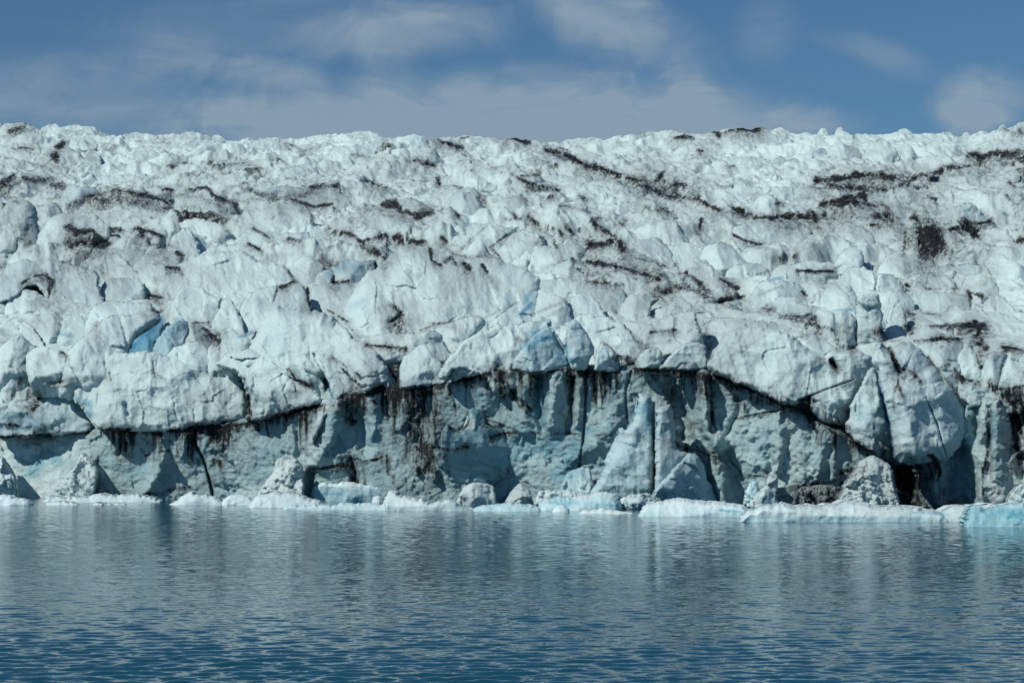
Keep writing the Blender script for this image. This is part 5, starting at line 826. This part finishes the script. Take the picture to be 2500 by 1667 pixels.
# ------------------------------------------------------------------ broken ice standing against the foot of the cliff: things of their own
def waterD(v): return HC * FPX / (v - VH)
FALLEN = [
 ('ice_rubble_mound', 'D', '1680,1340 1750,1240 1790,1210 1830,1150 1850,1090 1890,1063 1930,1075 1980,1072 2030,1110 2040,1200 2045,1300 2010,1345 1800,1345', dict(mat='rub', T=2.2, facets=.2, amp=1.6, lump=.4, lean=.45), 'tall crumbly white mound of ice rubble left of the blue-sided slab', 'ice mound'),
 ('ice_rubble_mound', 'D', '360,1250 420,1190 500,1125 530,1028 580,1040 650,1080 655,1200 600,1335 400,1335 370,1290', dict(mat='rub', T=1.8, facets=.3, amp=1.6, lump=.45, lean=.5), 'bright crumbled ice ramp leaning on the pale cliff at far left', 'ice mound'),
 ('ice_rubble_mound', 'D', '-90,1340 -60,1080 0,1040 50,1110 100,1200 112,1290 60,1335', dict(mat='rub', T=1.8, facets=.3, amp=1.6, lump=.45, lean=.45), 'ragged white ice pile cut by the left edge of the photo', 'ice mound'),
 ('ice_pinnacle', 'E', '1690,1335 1760,1270 1815,1190 1875,1050 1905,960 1930,915 1950,850 2025,880 2055,750 2088,640 2110,630 2160,650 2188,720 2190,900 2192,1000 2197,1335', dict(mat='ice', chip=.2, chipsize=2.4, amp=.7, T=1.5, facets=.28, blue=.30, lean=.12, R=.3, tilt=-.12), 'pale blue pointed ice pinnacle left of the long vertical crack', 'ice pinnacle'),
 ('ice_pinnacle', 'E', '2200,1335 2196,950 2205,800 2200,735 2262,703 2312,718 2325,800 2340,860 2330,980 2400,1010 2430,1040 2460,1000 2490,1100 2520,1240 2530,1345', dict(mat='ice', chip=.2, chipsize=2.4, amp=.7, T=1.5, facets=.25, blue=.28, lean=.15, R=.3, tilt=.35), 'blunt lumpy ice tower right of the long vertical crack', 'ice pinnacle'),
 ('ice_fin', 'F', '-190,1355 -150,1240 -60,1180 -20,1120 40,1050 60,1036 90,1022 150,1045 190,1100 210,1200 260,1250 290,1355', dict(mat='ice', T=1.3, facets=.2, blue=.35, lean=.2, tilt=.75, R=.25), 'jagged ice fin with a shaded blue right side beside the dark rib', 'ice fin'),
 ('ice_boulder', 'E', '830,1375 900,1260 960,1235 1030,1225 1110,1240 1130,1300 1142,1375 1000,1380', dict(mat='rub', T=1.5, facets=.35, amp=1.3, dirt_shade=.06), 'dirty flat-topped ice boulder below the dark blue cliff face', 'ice boulder'),
 ('ice_boulder', 'E', '1175,1345 1240,1270 1310,1213 1350,1260 1372,1310 1395,1385 1250,1385', dict(mat='rub', T=.9, facets=.6, amp=1.0, chip=.8, dirt_shade=.26), 'grey triangular ice boulder with a pale right edge', 'ice boulder'),
 ('ice_boulder', 'E', '1555,1250 1610,1150 1700,1128 1762,1118 1775,1200 1800,1300 1720,1350 1560,1350', dict(mat='rub', T=1.3, facets=.3, amp=1.5, blue=.15), 'cracked pale ice boulder at the left foot of the pinnacle', 'ice boulder'),
 ('ice_boulder', 'E', '1380,1390 1400,1290 1450,1270 1520,1290 1600,1270 1760,1310 1800,1390', dict(mat='rub', T=1.0, facets=.3, amp=1.5, lump=.35), 'low crumbled bank of ice behind the blue humped floe', 'ice bank'),
 ('ice_rubble_mound', 'E', '1960,1400 2000,1320 2080,1300 2150,1292 2200,1320 2240,1345 2230,1390 2100,1410', dict(mat='rub', T=1.0, facets=.3, amp=1.5, lump=.4), 'small heap of brash ice at the foot of the cracked pinnacle', 'ice mound'),
 ('ice_boulder', 'F', '445,1360 460,1290 490,1235 545,1203 562,1270 560,1360', dict(mat='floe', T=.8, facets=.2, blue=.36, lean=.3), 'small smooth blue-grey ice chunk standing on edge', 'ice chunk'),
 ('ice_boulder', 'F', '470,1370 540,1280 600,1250 620,1160 650,1145 690,1190 680,1250 670,1330 690,1380', dict(mat='rub', T=1.2, facets=.3, amp=1.3, dirt_shade=.06), 'narrow peaked ice boulder streaked with brown grit', 'ice boulder'),
 ('ice_rubble_mound', 'F', '1060,1380 1100,1290 1130,1220 1200,1150 1230,1085 1300,1043 1370,1065 1450,1120 1460,1220 1495,1320 1510,1385 1200,1395', dict(mat='rub', T=2.4, facets=.3, amp=1.5, lump=.4, lean=.45), 'large white rubble mound flecked with black grit beside the dark cave', 'ice mound'),
 ('ice_boulder', 'F', '760,1365 820,1255 900,1245 1000,1250 1110,1255 1130,1320 1000,1385 870,1380', dict(mat='rub', T=1.2, facets=.3, amp=1.5, dirt_shade=.62, lump=.45), 'blackened rubble bank left of the big white mound', 'ice bank'),
 ('ice_boulder', 'F', '2200,1410 2230,1310 2290,1240 2380,1230 2480,1260 2500,1410', dict(mat='rub', T=1.4, facets=.3, amp=1.5, lump=.4), 'pale broken ice heap at the right edge of the cliff', 'ice heap'),
]
MM = {'rub': M_RUB, 'ice': M_ICE, 'floe': M_FLOE}
for i, (nm, tile, txt, op, lab, cat) in enumerate(FALLEN):
    p = tr(tile, txt); op = dict(op)
    D = min(waterD(max(p[:, 1].max() - 2, 1200)), Dc(p[:, 0].mean()) - 3.6 - op.get('T', 1) * .5)
    kw = dict(lean=.35, back=1.1, step=2.6, R=.13, ext=14, ash=.04, cracks=.0, chip=.5, chipsize=1.8, dmap=.6); kw.update(op); mat = MM[kw.pop('mat')]
    o = block(nm, p, D, mat, origin=True, seed=5000 + i * 19, **kw)
    tag(o, lab, cat, 'broken ice along the foot of the cliff')

# ------------------------------------------------------------------ ice floes on the water
FLOES = [
 ('D', '-90,1395 -80,1310 60,1303 90,1325 130,1330 200,1350 255,1378 240,1395', dict(facets=.5, cusp=.3), 'shaded lumpy floe at the left edge of the water'),
 ('D', '250,1362 290,1310 420,1318 560,1312 700,1310 900,1308 1060,1330 1092,1347 1060,1362 900,1368 500,1370', dict(facets=.25, cusp=.2, dirt_shade=.08, T=4), 'long flat grey floe with a brown right end'),
 ('D', '230,1388 300,1368 500,1362 760,1366 1000,1372 1040,1388 700,1392 400,1392', dict(facets=.25, cusp=.2, T=2.5), 'thin low sheet of brash ice in front of the long grey floe'),
 ('D', '1085,1355 1180,1338 1230,1318 1270,1285 1292,1273 1325,1315 1400,1303 1490,1338 1485,1385 1200,1392 1100,1388', dict(facets=.35), 'white floe with a sharp wave-shaped peak'),
 ('D', '1450,1385 1520,1310 1600,1308 1690,1328 1690,1385 1500,1392', dict(facets=.2), 'small rounded white floe right of the peaked floe'),
 ('D', '1640,1395 1700,1320 1780,1288 1900,1290 2030,1305 2080,1330 2130,1335 2190,1362 2160,1400 1900,1408 1700,1402', dict(facets=.5, T=3.4, cusp=.2), 'bulky white floe below the crumbly mound'),
 ('E', '-330,1415 -280,1380 -100,1375 138,1355 300,1360 550,1385 620,1395 640,1415 400,1425 0,1422', dict(facets=.3, T=3, lowblue=(.35, .4)), 'long low white floe in front of the blue-sided slab'),
 ('E', '-115,1285 -90,1245 40,1228 100,1218 250,1235 330,1250 410,1290 415,1345 330,1372 230,1360 -50,1365 -105,1325', dict(facets=.22, T=2.4, R=.2, dD=2.5, lean=-.05, lowblue=(.40, .55)), 'thick tabular slab with a turquoise lower side'),
 ('E', '395,1385 410,1290 450,1283 490,1320 600,1330 700,1350 860,1343 900,1368 992,1380 985,1412 800,1428 600,1420 420,1400', dict(facets=.5, T=3.4, cusp=.2), 'irregular white floe joined to the right of the turquoise slab'),
 ('E', '865,1372 890,1320 930,1308 962,1340 955,1375', dict(facets=.3), 'small white lump of ice below the dirty boulder'),
 ('E', '970,1410 1000,1385 1080,1373 1200,1370 1350,1370 1440,1400 1462,1420 1300,1432 1000,1425', dict(facets=.3, T=3, lowblue=(.45, .5)), 'low bluish floe with a dark right tip'),
 ('E', '1405,1395 1440,1345 1540,1328 1640,1323 1760,1300 1860,1293 1930,1325 1962,1370 1955,1410 1930,1425 1800,1422 1600,1428 1450,1415', dict(facets=.22, T=3.5, R=.5, lowblue=(.42, .5)), 'smooth humped floe with a clear blue hollow side'),
 ('E', '1945,1400 1960,1340 2000,1320 2090,1318 2125,1370 2105,1405 1970,1415', dict(facets=.25, R=.3, lowblue=(.45, .5)), 'rounded pale blue floe right of the humped floe'),
 ('E', '1475,1430 1530,1380 1590,1368 1625,1400 1610,1436', dict(facets=.20, R=.8, dD=-1), 'small grey dome of ice in front of the humped floe'),
 ('E', '1600,1438 1700,1412 1860,1400 1960,1418 2080,1425 2060,1442 1800,1445', dict(facets=.2, T=2, dD=-1.5), 'thin bright sheet of ice before the humped floe'),
 ('E', '2080,1430 2120,1370 2250,1348 2338,1338 2450,1335 2550,1350 2640,1370 2800,1380 2815,1440 2790,1465 2400,1460 2200,1448', dict(facets=.2, T=4, cusp=.15, lowblue=(.35, .2)), 'broad speckled white floe with a blue notch at its right end'),
 ('F', '435,1462 470,1420 560,1380 680,1368 850,1385 1020,1360 1150,1350 1350,1370 1600,1395 1700,1398 1790,1420 1830,1480 1750,1498 1200,1490 700,1480', dict(facets=.3, T=5, cusp=.2, lowblue=(.4, .2)), 'largest long white floe with a dark blue scoop at its right'),
 ('F', '545,1392 555,1332 640,1328 740,1345 745,1380 640,1392', dict(facets=.08, R=.2, T=1.2, blue=.22, dD=2.5), 'pale flat-sided ice block resting behind the largest floe'),
 ('F', '980,1385 1010,1330 1060,1308 1130,1330 1200,1350 1220,1378 1100,1385', dict(facets=.3, dD=2.5), 'white wedge of ice below the big rubble mound'),
 ('F', '1580,1410 1640,1340 1690,1328 1725,1370 1690,1410', dict(facets=.3, dD=2), 'white angular ice block just right of the dark cave'),
 ('F', '1692,1385 1740,1328 1830,1313 1892,1335 1885,1390 1800,1398', dict(facets=.25, dD=2), 'square-edged pale ice block on top of the floes at right'),
 ('F', '1750,1470 1800,1390 1900,1378 2050,1378 2150,1365 2210,1400 2060,1500 1830,1500', dict(facets=.28, T=4, dD=.5), 'sloping white floe between the scooped floe and the dark blue block'),
 ('F', '1940,1510 1960,1420 1990,1383 2100,1395 2180,1370 2338,1368 2480,1375 2560,1390 2560,1535 2338,1525 2100,1518', dict(facets=.2, T=3, blue=.42, R=.3, lowblue=(.60, .6)), 'dark translucent blue ice block at the right edge of the photo'),
 ('0', '225,1015 232,945 262,932 325,935 330,1012', dict(facets=.20, R=.3), 'tiny upright ice cube near the left shore'),
 ('0', '452,1010 470,925 488,930 500,965 545,1012', dict(facets=.2), 'tiny horn-shaped ice piece beside the upright cube'),
 ('0', '70,975 100,945 150,942 165,975', dict(facets=.2), 'tiny white ice piece behind the shaded lumpy floe'),
 ('0', '1080,1015 1110,895 1150,905 1190,940 1270,975 1260,1018', dict(facets=.2, blue=.15), 'small sloping ice plate behind the long grey floe'),
 ('1', '1135,1005 1145,970 1165,962 1195,990 1185,1012', dict(facets=.20, R=.8), 'tiny round ice ball beside the tabular slab'),
 ('1', '1905,1075 1930,1000 1985,985 2030,1010 2025,1080', dict(facets=.20, R=.8, dD=-1.5), 'small round ice lump against the front of the turquoise slab'),
 ('2', '680,1085 700,1020 760,1010 830,1035 840,1085', dict(facets=.3), 'flat white ice piece right of the small white lump'),
 ('2', '970,1085 1000,1035 1040,1030 1055,1085', dict(facets=.3), 'tiny white ice chip between the two dirty boulders'),
 ('2', '930,1090 945,1055 975,1050 985,1090', dict(facets=.3), 'smallest ice chip left of the tiny white one'),
 ('3', '870,1040 920,1000 960,995 970,1040', dict(facets=.2, dD=1), 'tiny pointed ice chip on top of the speckled floe'),
]
for i, (tile, txt, op, lab) in enumerate(FLOES):
    p = tr(tile, txt); op = dict(op)
    foot = p[:, 1].max() - 5
    kw = dict(lean=.6, facets=.3, R=.3, ash=.0, cracks=.0, chip=.12, chipsize=1.6, dmap=.3, blue=.09, lowblue=(.24, .3), step=2.2, back=1.5, amp=.55, rag=1.2, ext=22, grow=1.07); kw.update(op)
    D = waterD(foot) + kw.pop('dD', 0)
    wpx = np.ptp(p[:, 0]) * D / FPX
    T = kw.pop('T', min(3.0, .32 * wpx))
    o = block('ice_floe', p, D + T * .5, M_FLOE, T=T, origin=True, seed=7000 + i * 23, **kw)
    tag(o, lab, 'ice floe', 'ice floes along the glacier front')

# ------------------------------------------------------------------ water
def water():
    m, t = new_mat('lagoon_water'); L = t.links
    out = t.nodes.new('ShaderNodeOutputMaterial'); b = t.nodes.new('ShaderNodeBsdfPrincipled'); L.new(b.outputs[0], out.inputs[0])
    b.inputs['Base Color'].default_value = (0.008, 0.068, 0.106, 1); b.inputs['Roughness'].default_value = .075; b.inputs['IOR'].default_value = 1.333
    g = t.nodes.new('ShaderNodeNewGeometry')
    def nv(scale, mul, detail=3.0):
        mp_ = t.nodes.new('ShaderNodeMapping'); mp_.inputs['Scale'].default_value = scale; L.new(g.outputs['Position'], mp_.inputs[0])
        n = N(t, 'ShaderNodeTexNoise', Scale=1.0, Detail=detail, Roughness=.55); L.new(mp_.outputs[0], n.inputs['Vector'])
        s = t.nodes.new('ShaderNodeVectorMath'); s.operation = 'SUBTRACT'; L.new(n.outputs['Color'], s.inputs[0]); s.inputs[1].default_value = (.5, .5, .5)
        k = t.nodes.new('ShaderNodeVectorMath'); k.operation = 'MULTIPLY'; L.new(s.outputs[0], k.inputs[0]); k.inputs[1].default_value = mul
        return k.outputs[0]
    a = t.nodes.new('ShaderNodeVectorMath'); a.operation = 'ADD'
    L.new(nv((1.5, 2.6, 1), (.19, .24, 0)), a.inputs[0]); L.new(nv((5, 8, 1), (.06, .10, 0), 2.0), a.inputs[1])
    # wind patches: calmer near the ice
    sp = t.nodes.new('ShaderNodeSeparateXYZ'); L.new(g.outputs['Position'], sp.inputs[0])
    yo = math_node(t, 'ADD', sp.outputs[1], math_node(t, 'MULTIPLY', sp.outputs[0], .17))
    mp_ = t.nodes.new('ShaderNodeMapping'); mp_.inputs['Scale'].default_value = (.035, .05, 1); L.new(g.outputs['Position'], mp_.inputs[0])
    pn = N(t, 'ShaderNodeTexNoise', Scale=1.0, Detail=4.0, Roughness=.55); L.new(mp_.outputs[0], pn.inputs['Vector'])
    yo = math_node(t, 'ADD', yo, math_node(t, 'MULTIPLY', math_node(t, 'SUBTRACT', pn.outputs[0], .5), 40.0))
    mr = t.nodes.new('ShaderNodeMapRange'); mr.interpolation_type = 'SMOOTHSTEP'; L.new(yo, mr.inputs[0])
    mr.inputs[1].default_value = 90; mr.inputs[2].default_value = 155; mr.inputs[3].default_value = 1.0; mr.inputs[4].default_value = 1.1
    sc = t.nodes.new('ShaderNodeVectorMath'); sc.operation = 'SCALE'; L.new(a.outputs[0], sc.inputs[0]); L.new(mr.outputs[0], sc.inputs['Scale'])
    ad = t.nodes.new('ShaderNodeVectorMath'); ad.operation = 'ADD'; L.new(sc.outputs[0], ad.inputs[0]); L.new(g.outputs['Normal'], ad.inputs[1])
    no = t.nodes.new('ShaderNodeVectorMath'); no.operation = 'NORMALIZE'; L.new(ad.outputs[0], no.inputs[0]); L.new(no.outputs[0], b.inputs['Normal'])
    # mesh: fine fan before the boat, coarse out to the horizon
    vv = np.concatenate([np.arange(1900, 1700, -6.0), np.arange(1700, 1200, -.95)])
    yd = HC * FPX / (vv - VH)
    ys = np.concatenate([[-600, -100, 0, 15, 28], yd[yd > 30], np.geomspace(yd[-1] + 4, 400, 14), [700, 1500, 4000]])
    sd = np.concatenate([[-60, -8, -2, -.8, -.5], np.linspace(-.34, .34, 1000), [.5, .8, 2, 8, 60]])
    Y = np.broadcast_to(ys[:, None], (len(ys), len(sd))); X = sd[None] * np.maximum(ys, 20)[:, None]
    dy = np.abs(np.gradient(ys))[:, None]; dx = np.maximum(ys, 20)[:, None] * .68 / 1000
    rng = np.random.RandomState(5)
    Z = np.zeros(X.shape)
    calm = 1 - .35 * sstep(95, 160, Y + .17 * X + 18 * fbm((X / 30).ravel(), (Y / 25).ravel(), np.zeros(X.size), 3, .5, 201).reshape(X.shape))
    gust = .75 + .5 * fbm((X / 14).ravel(), (Y / 20).ravel(), np.zeros(X.size) + 4, 3, .5, 205).reshape(X.shape)
    for k in range(64):
        lam = .28 * (10 ** rng.uniform(0, .66)); th = rng.normal(.12, .45) + math.pi / 2
        kx, ky = math.cos(th) * 2 * math.pi / lam, math.sin(th) * 2 * math.pi / lam
        A = .0054 * lam
        damp = np.clip(1.5 - 4.5 * dy / lam, 0, 1) * np.clip(1.5 - 4.5 * dx / lam, 0, 1)
        ph = kx * (X + .5 * np.sin(Y / 9 + k)) + ky * Y + rng.uniform(0, 6.28)
        Z += A * damp * (np.sin(ph) + .22 * np.sin(2 * ph + 1.2))
    Z *= calm * gust
    Z[(np.abs(X) > .36 * np.maximum(Y, 20))] = 0
    V = np.stack([X, Y, Z], -1).reshape(-1, 3)
    i = np.arange(V.shape[0]).reshape(X.shape)
    F = np.stack([i[:-1, :-1], i[:-1, 1:], i[1:, 1:], i[1:, :-1]], -1).reshape(-1, 4)
    o = link_mesh('water', V, F, m); tag(o, kind='structure')
water()
